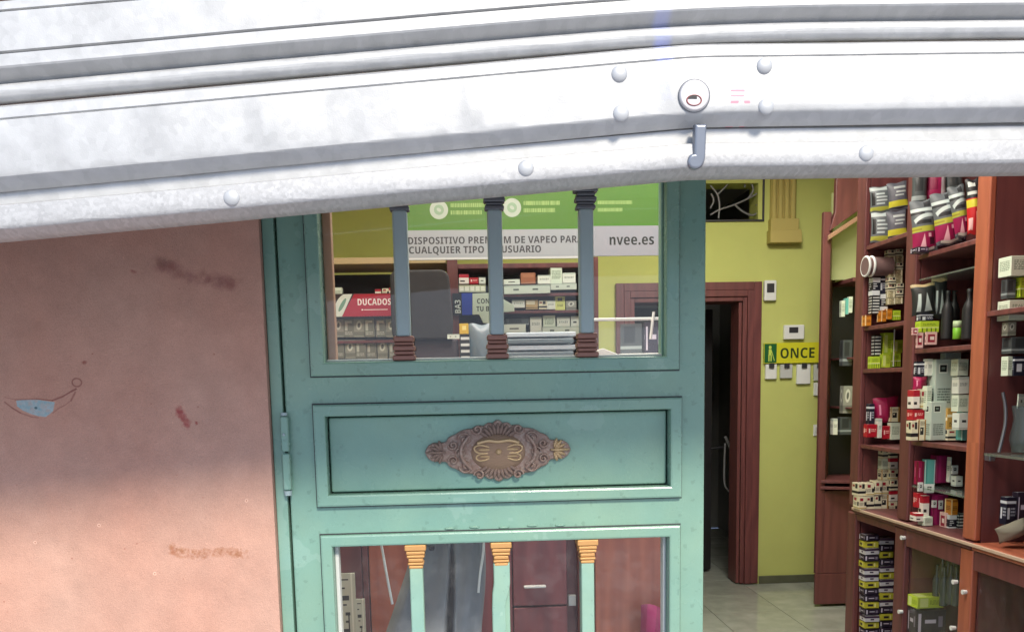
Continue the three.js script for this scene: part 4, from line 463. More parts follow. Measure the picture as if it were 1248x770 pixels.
pack('white_pack', 'small white pack on the thin glass shelf right of the tall magenta box', 'pack', null, [[1166, 580, 1175, 593]], [PR.whiteBar], ZBb + 0.09, 0.03); pack('lime_pack', 'small lime pack beside the orange boxes on the second shelf of the far bay', 'pack', null, [[1089, 378, 1099, 390]], [PR.lime], ZA + 0.01, 0.03);
pack('tobacco_tin', 'flat dark tin lying on the top shelf under the bags of the middle bay', 'tin', 'flat tins under the bags', [[1120, 300, 1134, 307], [1150, 290, 1166, 299], [1166, 284, 1180, 294]], [PR.darkPack], ZBb + 0.03, 0.05);
// near bay
pack('mixed_pack', 'grey pack at the left edge of the goods in the near bay', 'pack', 'small packs at the left edge of the near bay', [[1230, 339, 1242, 363], [1229, 392, 1240, 409], [1229, 434, 1236, 458]], [PR.bagGrey, PR.greyPack, PR.whiteGreen], ZC + 0.006, 0.03); pack('mixed_pack', 'dark pack standing on the ledge behind the crumpled cloth', 'pack', 'dark packs behind the crumpled cloth', [[1226, 606, 1240, 640], [1240, 600, 1256, 640]], [PR.navy, PR.darkPack], ZC - 0.004, 0.03);
pack('grey_box', 'pale grey box on the upper part of the near bay', 'box', null, [[1232, 311, 1262, 336]], [PR.whiteGreen], ZC + 0.02, 0.06); pack('grey_box', 'square pale grey box in the middle of the near bay', 'box', null, [[1231, 365, 1262, 390]], [PR.whiteGreen], ZC + 0.02, 0.06); pack('lime_pack', 'slim lime pack between the two pale grey boxes', 'pack', null, [[1244, 337, 1262, 362]], [PR.lime], ZC + 0.01, 0.04); pack('grey_box', 'bluish grey box below the pale grey ones in the near bay', 'box', null, [[1234, 410, 1264, 431]], [PR.bagGrey], ZC + 0.01, 0.05);
pack('dark_pack', 'dark pack with a pale stripe in the near bay', 'pack', null, [[1236, 434, 1264, 458]], [PR.navy], ZC + 0.01, 0.05);
{ const z = ZC + 0.02, P = (x, y) => { const p = at(x, y, z); return [p.x, p.y, z]; }; solo('silver_rod', 'thin curved silver rod standing on the glass shelf', 'ornament', tube([P(1218, 551), P(1222, 535), P(1226, 515), P(1226, 495), P(1223, 478)], 0.005), M.steel); solo('glass_vase', 'cloudy glass vase on the glass shelf of the near bay', 'vase', lathe([[0.001, 0], [0.03, 0], [0.038, 0.04], [0.028, 0.1], [0.036, 0.14]], at(1247, 551, z).x, at(1247, 551, z).y, z), M.vase); pack('leaflet', 'pale folded leaflet hanging above the glass vase', 'leaflet', null, [[1239, 480, 1260, 498]], [PR.paleLong], z - 0.02, 0.004, 0.6); }
{ const p = at(1222, 655, ZC + 0.05), g = pouchGeo(9); g.scale(0.10, 0.05, 0.06).rotateZ(0.35).translate(p.x + 0.03, p.y + 0.02, ZC + 0.05); solo('crumpled_cloth', 'crumpled beige cloth lying on the ledge of the near bay', 'cloth', g, std([0.33, 0.31, 0.24], 0.9, { bumpMap: bumpT(0.05), bumpScale: 0.004 })); }

// ------------------------------------------------------------------ tall cabinet in the back right corner
{
  const ZK = -4.75, C = thing('corner_cabinet', 'tall dark mahogany cabinet with sloping cornice in the back right corner', 'cabinet', [2.25, 0, -5]);
  const l = at(999, 500, ZK).x, r = 2.5, b = at(1005, 258, ZK).y;
  part('stile', bx(2.012, 2.055, 0.2, b, ZK - 0.03, ZK, 0.003), M.darkPlum, C); part('side_panel', bx(-0.008, 0.008, 0.02, b, -0.56, 0, 0.001).rotateY(-0.46).translate(2.062, 0, ZK - 0.032), M.darkPlum, C);
  part('header', slab([[2.045, b - 0.10], [2.075, b], [2.075, b + 0.14], [2.09, 2.62], [2.5, 2.62], [2.5, 2.38], [2.22, b + 0.02]], ZK - 0.02, ZK + 0.012, 0.003), M.plum, C, 'reddish sloping cornice panel of the cabinet');
  { const p = at(1008, 290, ZK), q = at(1050, 262, ZK); part('cornice_moulding', slab([[p.x, p.y - 0.012], [q.x, q.y - 0.012], [q.x, q.y + 0.008], [p.x, p.y + 0.008]], ZK + 0.013, ZK + 0.03, 0.003), M.brown, C); }
  part('back_panel', bx(2.12, r, 1.87, 2.35, ZK - 0.16, ZK - 0.14, 0), std([0.42, 0.46, 0.22], 0.6), C, 'pale yellowish green panel painting the wall reflected in the cabinet glass'); part('back_panel', bx(2.19, r, 0.2, 1.868, ZK - 0.30, ZK - 0.28, 0), M.black, C);  // upper panel colour stands in for the yellow wall reflected in glass
  part('shelf', bx(2.19, r, 1.845, 1.868, ZK - 0.28, ZK - 0.01, 0.003), M.darkPlum, C); part('shelf', bx(2.19, r, 1.42, 1.43, ZK - 0.28, ZK - 0.02, 0.002), M.darkPlum, C); part('shelf', bx(2.19, r, 1.14, 1.15, ZK - 0.28, ZK - 0.02, 0.002), M.darkPlum, C);
  for (const y of [0.74, 0.705]) { const s = new THREE.Shape(); s.moveTo(2.17, ZK - 0.28); s.lineTo(2.5, ZK - 0.28); s.lineTo(2.5, ZK + 0.1); s.quadraticCurveTo(2.2, ZK + 0.10, 2.03, ZK + 0.005); s.closePath(); const g = new THREE.ExtrudeGeometry(s, { depth: 0.012, bevelEnabled: true, bevelThickness: 0.002, bevelSize: 0.002 }); g.rotateX(Math.PI / 2); g.scale(1, 1, 1); g.translate(0, y, 0); part('curved_shelf', boxUV(g), M.darkPlum, C); }
  part('base', bx(2.012, r, 0.02, 0.198, ZK - 0.02, ZK, 0.003), M.darkPlum, C); part('door_panel', bx(2.056, r, 0.2, 0.68, ZK - 0.025, ZK - 0.004, 0.003), M.darkPlum, C);
  pack('lighter', 'pale glassy lighter standing in a row in the corner cabinet', 'lighter', 'pale lighters in the corner cabinet', [[1026, 366, 1031, 386], [1031, 363, 1036, 383], [1036, 361, 1041, 381]], [PR.whiteGreen, PR.teal], ZK - 0.05, 0.03);
  pack('pale_box', 'tall pale box on the middle shelf of the corner cabinet', 'box', null, [[1028, 414, 1040, 446]], [PR.bagGrey], ZK - 0.06, 0.05); pack('pale_box', 'greyish box on the lower shelf of the corner cabinet', 'box', null, [[1028, 470, 1040, 504]], [PR.greyPack], ZK - 0.06, 0.05); pack('pale_box', 'small white box left on the lower shelf of the corner cabinet', 'box', null, [[1016, 510, 1022, 530]], [PR.white], ZK - 0.06, 0.04); pack('pale_box', 'grey box right of the small white one in the corner cabinet', 'box', null, [[1024, 508, 1040, 530]], [PR.bagGrey], ZK - 0.07, 0.04);
}

// ------------------------------------------------------------------ on the back wall
{
  const c = thing('door_casing', 'dark mahogany casing around the back doorway', 'door frame', [1.43, 0, ZB]), o = [[0.972, 0, 1.888, 1.921]];
  const L = 0.972, Rr = 1.888, T = 1.921;
  for (const [w0, w1, d] of [[0, 0.05, 0.024], [0.05, 0.09, 0.028], [0.09, 0.118, 0.016]]) { part('casing', bx(L + w0, L + w1 - 0.0008, 0.012, T - w0, ZB + 0.001, ZB + d, 0.003), M.plum, c); part('casing', bx(Rr - w1 + 0.0008, Rr - w0, 0.012, T - w0, ZB + 0.001, ZB + d, 0.003), M.plum, c); part('casing', bx(L + w1, Rr - w1, T - w1 + 0.0008, T - w0, ZB + 0.001, ZB + d, 0.003), M.plum, c); }
  part('reveal', bx(1.75, 1.77, 0.012, 1.80, ZB - 0.16, ZB - 0.001, 0.002), M.plum, c); part('reveal', bx(1.0, 1.09, 0.012, 1.80, ZB - 0.16, ZB - 0.001, 0.002), M.darkPlum, c); part('reveal', bx(1.09, 1.75, 1.80, 1.9, ZB - 0.16, ZB - 0.001, 0.002), M.darkPlum, c);
  const d = thing('inner_door', 'near-black inner door standing ajar in the back doorway', 'door', [1.09, 0, ZB - 0.17]);
  const g = bx(0, 0.655, 0.02, 1.79, -0.04, 0, 0.003).rotateY(0.36).translate(1.09, 0, ZB - 0.17); part('leaf', g, std([0.018, 0.016, 0.018], 0.6, { bumpMap: bumpT(0.4), bumpScale: 0.001 }), d); const hp = at(881, 545, ZB - 0.33); part('handle', merged([tube([[hp.x, hp.y, hp.z], [hp.x - 0.04, hp.y, hp.z + 0.03], [hp.x - 0.10, hp.y - 0.004, hp.z + 0.06]], 0.007, 10)]), M.dark, d);  // leaf is one even near-black colour
  const strip = (pts, w) => tube(pts.map(([x, y]) => { const p = at(x, y, ZB - 0.28); return [p.x, p.y, p.z]; }), w, 20, false, 6); solo('cloth_strip', 'grey cloth strap hanging from the handle inside the dark doorway', 'cloth', merged([strip([[884, 532], [890, 545], [895, 565], [894, 585]], 0.011), strip([[884, 540], [883, 570], [884, 592], [890, 600]], 0.007)]), std([0.13, 0.13, 0.135], 0.9));
}
{ // wrought iron grille in the opening above the doorway
  const t = thing('iron_grille', 'wrought iron branches in the dark opening above the back doorway', 'grille', [1.43, 2.285, ZB - 0.05]);
  part('frame', frameGeo(1.0, 2.285, 1.9, 2.56, 0.012, ZB - 0.001, ZB + 0.012), M.dark, t);
  const P = (x, y) => { const p = at(x, y, ZB - 0.03); return [p.x, p.y, p.z]; };
  for (const l of [[[866, 262], [876, 256], [894, 250], [912, 242], [930, 232]], [[876, 266], [877, 248], [874, 236], [866, 226]], [[874, 238], [882, 230], [890, 222]], [[912, 242], [918, 232], [916, 224], [909, 222], [908, 228]], [[896, 250], [906, 258], [918, 262], [926, 256], [922, 249]], [[866, 254], [870, 244], [867, 236]]]) part('iron_branch', tube(l.map((q) => P(...q)), 0.0065, 24, false, 6), M.iron, t);
}
{ // fluted plaster pilaster ending in a block
  const a = at(938, 265, ZB).x, b = at(969, 265, ZB).x, t = thing('wall_pilaster', 'ochre plaster half column with flutes ending in a block on the yellow wall', 'pilaster', [(a + b) / 2, 2.15, ZB]);
  const y1 = at(950, 283, ZB).y, y0 = at(950, 297, ZB).y, y2 = at(950, 268, ZB).y; part('shaft', merged([0, 1, 2, 3].map((k) => { const w = (b - a) / 4, x = a + w * (k + 0.5); return new THREE.CylinderGeometry(w * 0.42, w * 0.42, 0.62, 12).translate(x, y2 + 0.31, ZB + 0.022); }).concat([bx(a, b, y2, y2 + 0.6, ZB + 0.001, ZB + 0.02)])), M.pilaster, t); part('block', bx(a - 0.008, b + 0.008, y1 + 0.002, y2 + 0.0, ZB + 0.001, ZB + 0.055, 0.004), M.pilaster, t); part('block', slab([[a - 0.012, y0], [b + 0.02, y0], [b + 0.014, y1], [a - 0.012, y1]], ZB + 0.001, ZB + 0.072, 0.004), M.pilaster, t);
}
{ const R4 = (n, l, x0, y0, x1, y1, sx0, sy0, sx1, sy1) => { const p = at(x0, y1, ZB), q = at(x1, y0, ZB), s = at(sx0, sy1, ZB), e = at(sx1, sy0, ZB), t = thing(n, l, 'thermostat', [(p.x + q.x) / 2, p.y, ZB]); part('case', bx(p.x, q.x, p.y, q.y, ZB + 0.001, ZB + 0.03, 0.006), M.white, t); part('screen', bx(s.x, e.x, s.y, e.y, ZB + 0.028, ZB + 0.033, 0.001), M.dark, t); };
  R4('thermostat', 'upright white thermostat with dark screen beside the door casing', 930, 342, 945, 367, 933, 346, 942, 357); R4('thermostat', 'wide white thermostat with dark screen above the yellow sign', 954, 396, 979, 414, 960, 399, 971, 406);
  { const p = at(991, 531, ZB), q = at(1000, 517, ZB), t = thing('light_switch', 'white light switch low on the yellow wall by the cabinet', 'switch', [p.x, p.y, ZB]); part('plate', bx(p.x, q.x, p.y, q.y, ZB + 0.001, ZB + 0.012, 0.003), M.white, t); part('rocker', bx(p.x + 0.012, q.x - 0.012, p.y + 0.016, q.y - 0.016, ZB + 0.011, ZB + 0.016, 0.002), M.greyShelf, t); }
  { // the yellow sign
    const cv = document.createElement('canvas'); cv.width = 512; cv.height = 160; const c = cv.getContext('2d'); c.fillStyle = S(206, 204, 40); c.fillRect(0, 0, 512, 160); c.fillStyle = S(20, 92, 44); c.fillRect(4, 6, 104, 150); c.fillStyle = S(196, 214, 90); c.beginPath(); c.ellipse(52, 34, 12, 14, 0, 0, 7); c.fill(); c.fillRect(40, 50, 24, 46); c.fillRect(38, 92, 10, 52); c.fillRect(56, 92, 10, 52); c.lineWidth = 6; c.strokeStyle = S(196, 214, 90); c.beginPath(); c.moveTo(64, 62); c.lineTo(90, 140); c.stroke(); c.fillStyle = S(40, 60, 24); c.font = 'bold 112px sans-serif'; c.fillText('ONCE', 134, 122, 372);
    const p = at(930, 443, ZB), q = at(1003, 417, ZB); const w = q.x - p.x, h = q.y - p.y, m = std(0xffffff, 0.5, { map: texture(cv, 1, 1, true, THREE.ClampToEdgeWrapping) }); const g = new THREE.BoxGeometry(w, h, 0.012).translate((p.x + q.x) / 2, (p.y + q.y) / 2, ZB + 0.014); solo('lottery_sign', 'yellow sign reading ONCE with green pictogram on the yellow wall', 'sign', g, m); }
  let i = 0; for (const [x0, y0, x1, y1, l] of [[932, 444, 946, 462, 'first white card holder from the door casing, under the yellow sign'], [950, 444, 965, 461, 'second white card holder from the door casing, under the yellow sign'], [970, 444, 987, 468, 'third and longest white card holder under the yellow sign'], [991, 444, 1004, 464, 'white card holder half hidden by the cabinet, under the yellow sign'], [991, 466, 1004, 482, 'lower white card holder by the cabinet, below the one half hidden']]) { const p = at(x0, y1, ZB), q = at(x1, y0, ZB), t = thing('card_holder', l, 'card holder', [p.x, p.y, ZB]); part('card', bx(p.x, q.x, p.y, q.y, ZB + 0.001, ZB + 0.02, 0.003), i % 2 ? M.greyShelf : M.white, t); if (i < 4) { const cx = (p.x + q.x) / 2; part('clip', bx(cx - 0.016, cx + 0.016, q.y - 0.022, q.y + 0.008, ZB + 0.021, ZB + 0.032, 0.002), M.dark, t); } i++; }
}

// ------------------------------------------------------------------ tobacco shelves and banner behind the counter
const ZT = -3.6;
{
  const T = thing('tobacco_rack', 'dark tobacco rack with beige top rail behind the counter', 'rack', [0, 0, -3.75]);
  const yT = 1.826; part('back_panel', bx(-0.53, 0.555, 0.02, yT - 0.03, -3.86, -3.84, 0), M.black, T); part('side_panel', bx(-0.555, -0.531, 0.02, yT, -3.85, ZT + 0.03, 0.002), M.brown, T); part('side_panel', bx(0.556, 0.575, 0.02, yT - 0.005, -3.85, ZT + 0.03, 0.002), M.plum, T);
  part('top_rail', bx(-0.53, -0.045, yT - 0.022, yT + 0.004, -3.84, ZT + 0.02, 0.003), M.beige, T); part('top_rail', bx(-0.045, 0.555, yT - 0.04, yT - 0.02, -3.84, ZT - 0.02, 0.003), M.darkPlum, T);
  part('stile', bx(-0.042, 0.002, 0.02, 1.83, -3.84, ZT + 0.025, 0.003), M.plum, T);
  for (const [x0, x1, py] of [[-0.53, -0.045, 412], [-0.53, -0.045, 438], [0.004, 0.555, 358], [0.004, 0.555, 379], [0.004, 0.555, 409]]) { const y = at(600, py, ZT).y; part('shelf', bx(x0, x1, y - 0.012, y, -3.84, ZT, 0.002), M.darkPlum, T); }
  part('post', bx(-0.255, -0.24, 1.6, yT - 0.024, -3.83, -3.81, 0.002), M.greyShelf, T);
}
{ const mk = (w, h, fn) => { const cv = document.createElement('canvas'); cv.width = w; cv.height = h; fn(cv.getContext('2d'), w, h); return std(0xffffff, 0.45, { map: texture(cv, 1, 1, true, THREE.ClampToEdgeWrapping) }); };
  const board = (name, label, cat, x0, y0, x1, y1, z, d, m) => { const p = at(x0, y1, z), q = at(x1, y0, z); return solo(name, label, cat, new THREE.BoxGeometry(q.x - p.x, q.y - p.y, d).translate((p.x + q.x) / 2, (p.y + q.y) / 2, z - d / 2), m); };
  board('brand_sign', 'red sign with slanted white end reading DUCADOS on the tobacco rack', 'sign', 405, 357, 486, 386, ZT + 0.03, 0.02, mk(512, 184, (c, w, h) => { c.fillStyle = S(52, 44, 48); c.fillRect(0, 0, w, h); c.fillStyle = S(168, 22, 48); c.beginPath(); c.moveTo(70, h); c.lineTo(170, 4); c.lineTo(w, 4); c.lineTo(w, h); c.fill(); c.fillStyle = S(214, 222, 214); c.beginPath(); c.moveTo(8, h); c.quadraticCurveTo(14, 50, 90, 4); c.lineTo(156, 4); c.lineTo(72, h); c.fill(); c.fillStyle = S(110, 150, 130); c.beginPath(); c.ellipse(78, 90, 14, 60, 0.5, 0, 7); c.fill(); c.fillStyle = S(240, 232, 228); c.font = 'bold 72px sans-serif'; c.fillText('DUCADOS', 190, 94, 262); c.fillRect(222, 126, 14, 10); c.fillRect(242, 128, 180, 6); c.fillRect(498, 30, 14, 60); }));
  board('brand_sign', 'black and blue sign with white sideways letters on the rack', 'sign', 552, 357, 576, 384, ZT + 0.04, 0.02, mk(160, 176, (c, w, h) => { c.fillStyle = S(18, 20, 26); c.fillRect(0, 0, w, h); c.fillStyle = S(28, 58, 170); c.fillRect(72, 0, 88, h); c.fillStyle = S(214, 224, 220); c.save(); c.translate(62, 166); c.rotate(-Math.PI / 2); c.font = 'bold 62px sans-serif'; c.fillText('BA3', 0, 0, 152); c.restore(); }));
  { const z = ZT + 0.042, m = mk(160, 192, (c, w, h) => { c.fillStyle = S(206, 220, 202); c.fillRect(0, 0, w, h); c.fillStyle = S(46, 56, 52); c.font = 'bold 46px sans-serif'; c.fillText('CON', 34, 70, 100); c.fillText('TU B', 30, 122, 110); }); const p = (x, y) => { const q = at(x, y, z); return [q.x, q.y]; };
    const g = slab([p(576, 358), p(600, 357), p(626, 372), p(627, 379), p(612, 380), p(601, 388), p(596, 394), p(589, 393), p(584, 383), p(576, 383)], z - 0.015, z, 0.001), a = p(576, 392), b = p(601, 357), po = g.attributes.position, uv = g.attributes.uv; for (let i = 0; i < uv.count; i++) uv.setXY(i, (po.getX(i) - a[0]) / (b[0] - a[0]), (po.getY(i) - a[1]) / (b[1] - a[1])); solo('brand_sign', 'pale sign with a curved lower edge reading CON TU B', 'sign', g, m); }
  // hanging banner in two boards
  const ZN = -3.05, B = thing('hanging_banner', 'green and grey banner hanging above the rack, lettered DISPOSITIVO PREMIUM and nvee.es', 'banner', [0.3, 1.75, ZN]);
  const panel = (x0, y0, x1, y1, d, fn, lab) => { const p = at(x0, y1, ZN), q = at(x1, y0, ZN), W = q.x - p.x, H = q.y - p.y; part('banner_board', new THREE.BoxGeometry(W, H, d).translate((p.x + q.x) / 2, (p.y + q.y) / 2, ZN - d / 2), mk(1024, Math.round(1024 * H / W), (c, w, h) => fn(c, w, h, w / (x1 - x0))), B, lab); return [p, q]; };
  const green = (c, w, h, k) => { c.fillStyle = S(74, 116, 48); c.fillRect(0, 0, w, h); };
  panel(494, 200, 720, 317, 0.008, (c, w, h, k) => { green(c, w, h); const X = (x) => (x - 494) * k, Y = (y) => (y - 200) * h / 117;
    c.fillStyle = S(148, 155, 160); c.fillRect(0, Y(280), w, h); c.fillStyle = S(140, 148, 152); c.fillRect(0, Y(312), w, 4); c.fillStyle = S(186, 190, 190); c.fillRect(0, Y(314.5), w, h);
    c.fillStyle = S(70, 120, 40); c.fillRect(0, Y(277), w, Y(280) - Y(277)); c.fillStyle = S(44, 48, 54); c.font = `bold ${Math.round(11.2 * k)}px sans-serif`; c.fillText('DISPOSITIVO PREMIUM DE VAPEO PARA', X(497), Y(297.5), X(722) - X(497)); c.fillText('CUALQUIER TIPO DE USUARIO', X(498), Y(309), X(661) - X(498));
    for (const [x, y] of [[536, 255], [624, 253]]) { c.fillStyle = S(164, 176, 164); c.beginPath(); c.ellipse(X(x), Y(y), 11 * k, 11 * k, 0, 0, 7); c.fill(); c.fillStyle = S(130, 158, 132); c.beginPath(); c.ellipse(X(x), Y(y), 6 * k, 6 * k, 0, 0, 7); c.fill(); c.fillStyle = S(164, 176, 164); c.beginPath(); c.ellipse(X(x), Y(y), 3 * k, 2 * k, 0.6, 0, 7); c.fill(); const r = rng(x); bars(c, X(x + 14), Y(y - 8), 44 * k, 8 * k, S(140, 168, 104), 1, r); bars(c, X(x + 14), Y(y + 1), 38 * k, 8 * k, S(140, 168, 104), 1, r); } });
  panel(720.5, 200, 811, 312, 0.008, (c, w, h, k) => { green(c, w, h); const X = (x) => (x - 720.5) * k, Y = (y) => (y - 200) * h / 112; c.fillStyle = S(142, 146, 155); c.fillRect(0, Y(275), w, h); c.fillStyle = S(70, 120, 40); c.fillRect(0, Y(272), w, Y(275) - Y(272)); c.fillStyle = S(30, 38, 38); c.font = `bold ${Math.round(17 * k)}px sans-serif`; c.fillText('nvee.es', X(742), Y(298.5), 56 * k); const r = rng(6); bars(c, X(729), Y(244), 42 * k, 7 * k, S(140, 168, 104), 1, r); bars(c, X(729), Y(253), 30 * k, 7 * k, S(140, 168, 104), 1, r); });
  for (const px of [510, 700, 800]) { const p = at(px, 200, ZN); part('rod', bx(p.x - 0.004, p.x + 0.004, p.y, 2.8, ZN - 0.012, ZN - 0.004, 0.001), M.steel, B); }
}
{ const L1 = [], L2 = []; for (let i = 0; i < 6; i++) { L1.push([405 + i * 13.2, 388, 417 + i * 13.2, 411]); L2.push([407 + i * 13.2, 414, 419 + i * 13.2, 437]); }
  pack('cigarette_pack', 'greyish cigarette pack in the row just under the red sign', 'pack', 'cigarette packs under the red sign', L1, [PR.greyPack, PR.greyPackB, PR.greyPack, PR.greyPackB, PR.greyPackB, PR.greyPack], ZT - 0.01, 0.06); pack('cigarette_pack', 'greyish cigarette pack in the lower row at the left of the rack', 'pack', 'cigarette packs in the lower row of the rack', L2, [PR.greyPackB, PR.greyPack, PR.greyPackB], ZT - 0.01, 0.06);
  pack('cigarette_pack', 'pale pack standing left of the red sign on the rack', 'pack', null, [[404, 350, 416, 370]], [PR.whiteGreen], ZT - 0.02, 0.05); pack('cigarette_pack', 'red and white pack peeping above the red sign', 'pack', 'packs peeping above the red sign', [[457, 352, 464, 360], [465, 351, 473, 360], [474, 350, 482, 360]], [PR.whiteRed, PR.creamRed], ZT - 0.02, 0.05);
  const n = (lab, rect, m, name = 'carton') => pack(name, lab, 'box', null, [rect], [m], ZT - 0.02, 0.07);
  n('pink and white carton at the top left of the middle rack', [559, 334, 571, 346], PR.whiteRed); n('dark red carton at the top of the middle rack', [572, 338, 583, 346], PR.red); n('white carton right of the dark red one', [584, 338, 592, 346], PR.whiteBar);
  n('white cartons strip on the top shelf left of the orange brown box', [614, 340, 634, 347], PR.whiteBar); n('orange brown box on the top shelf of the rack', [635, 332, 653, 346], PR.brownBox); n('low grey white box right of the orange brown one', [655, 335, 671, 346], PR.white); n('tall white box highest on the rack', [671, 325, 685, 346], PR.whiteGreen); n('white box at the right end of the top shelf', [686, 332, 702, 345], PR.white);
  const f = (lab, rect, m) => pack('shelf_label', lab, 'label strip', null, [rect], [m], ZT + 0.012, 0.01); f('pale label strip at the left end of the top shelf edge', [559, 347, 592, 356], PR.shelfStrip); f('long pale label strip under the orange brown box', [614, 347, 671, 358], PR.paleLong); f('pale label strip under the tall white box', [671, 345, 703, 353], PR.paleLong); f('pale label strip of the lowest shelf on the right', [661, 397, 706, 408], PR.paleLong); f('white label with a black line on the lowest shelf', [613, 395, 641, 406], PR.whiteBar);
  n('small white box on the second shelf behind the pale curved sign', [624, 365, 640, 375], PR.white); n('tan box with pale top on the second shelf', [641, 365, 656, 377], PR.tan); n('small cream box right of the tan one', [657, 366, 667, 377], PR.creamDark); n('second small cream box right of the tan one', [667, 366, 677, 377], PR.white); n('upright lime yellow box on the second shelf', [677, 357, 689, 378], PR.limeBox); n('grey box at the right end of the second shelf', [690, 366, 703, 378], PR.greyPack);
  n('low grey box at the left end of the lowest shelf', [616, 388, 645, 397], PR.bagGrey); n('white box at the left of the lowest shelf row', [646, 386, 660, 405], PR.white); n('largest white box of the lowest shelf row', [662, 384, 677, 400], PR.whiteGreen); n('third white box of the lowest shelf row', [679, 386, 695, 400], PR.white); n('narrow white box at the right end of the lowest shelf row', [696, 385, 706, 400], PR.whiteBar); }

// ------------------------------------------------------------------ counter
const ZN2 = -2.3;
{
  const C = thing('counter', 'mahogany shop counter behind the door with drawers and an orange end panel', 'counter', [0.1, 0, -2.5]);
  part('top', bx(-0.62, 0.62, 1.19, 1.22, -2.75, ZN2 + 0.03, 0.005), M.plum, C); part('carcass', bx(-0.6, 0.6, 0.02, 1.188, -2.7, ZN2 - 0.03, 0.002), M.darkPlum, C);
  const p = (a, b) => [at(a, 700, ZN2).x, at(b, 700, ZN2).x];
  const pan = (a, b, y0, y1, m, lab, n = 'panel', dz = 0) => { const [x0, x1] = p(a, b); return part(n, bx(x0, x1, y0, y1, ZN2 - 0.029, ZN2 + dz, 0.003), m, C, lab); };
  pan(413, 441, 0.06, 1.18, M.darkPlum); pan(441.5, 449, 0.06, 1.18, M.plum); pan(450, 500, 0.06, 1.18, M.orange); pan(500.5, 583, 0.06, 1.18, M.plum); pan(584, 624, 0.06, 1.18, M.cherry);
  pan(625, 691, 0.705, 1.18, M.cherry, 'plum red drawer front with a pale handle', 'drawer'); pan(625, 691, 0.36, 0.70, M.cherry, 'lower drawer front', 'drawer'); pan(704, 724, 0.06, 1.18, M.plum); pan(725, 830, 0.06, 1.18, M.orange, 'orange brown end panel of the counter', 'panel', 0.012);
  { const q = at(638, 714, ZN2), r = at(665, 714, ZN2); part('handle', bx(q.x, r.x, q.y - 0.0035, q.y + 0.003, ZN2 + 0.001, ZN2 + 0.018, 0.003), M.white, C); }
  { const q = at(694, 740, ZN2), r = at(703, 727, ZN2); part('lock_plate', bx(q.x, r.x, q.y, r.y, ZN2 - 0.03, ZN2 - 0.015, 0.001), M.greyShelf, C); }
  pack('label_strip', 'tall pale strip with dark markings on the left of the counter front', 'label', null, [[415, 698, 432, 800]], [PR.labelTall], ZN2 + 0.012, 0.008, 0); pack('label_strip', 'short pale strip right of the tall marked strip', 'label', null, [[435, 730, 444, 800]], [PR.labelTall], ZN2 + 0.012, 0.008, 0);
  pouch('magenta_carrier_bag', 'magenta bag on the floor side of the counter behind the lower right pane', 'bag', [780, 744, 842, 860], PR.magentaDeep, ZN2 + 0.12, 0.08, -0.1, null, 1);
}
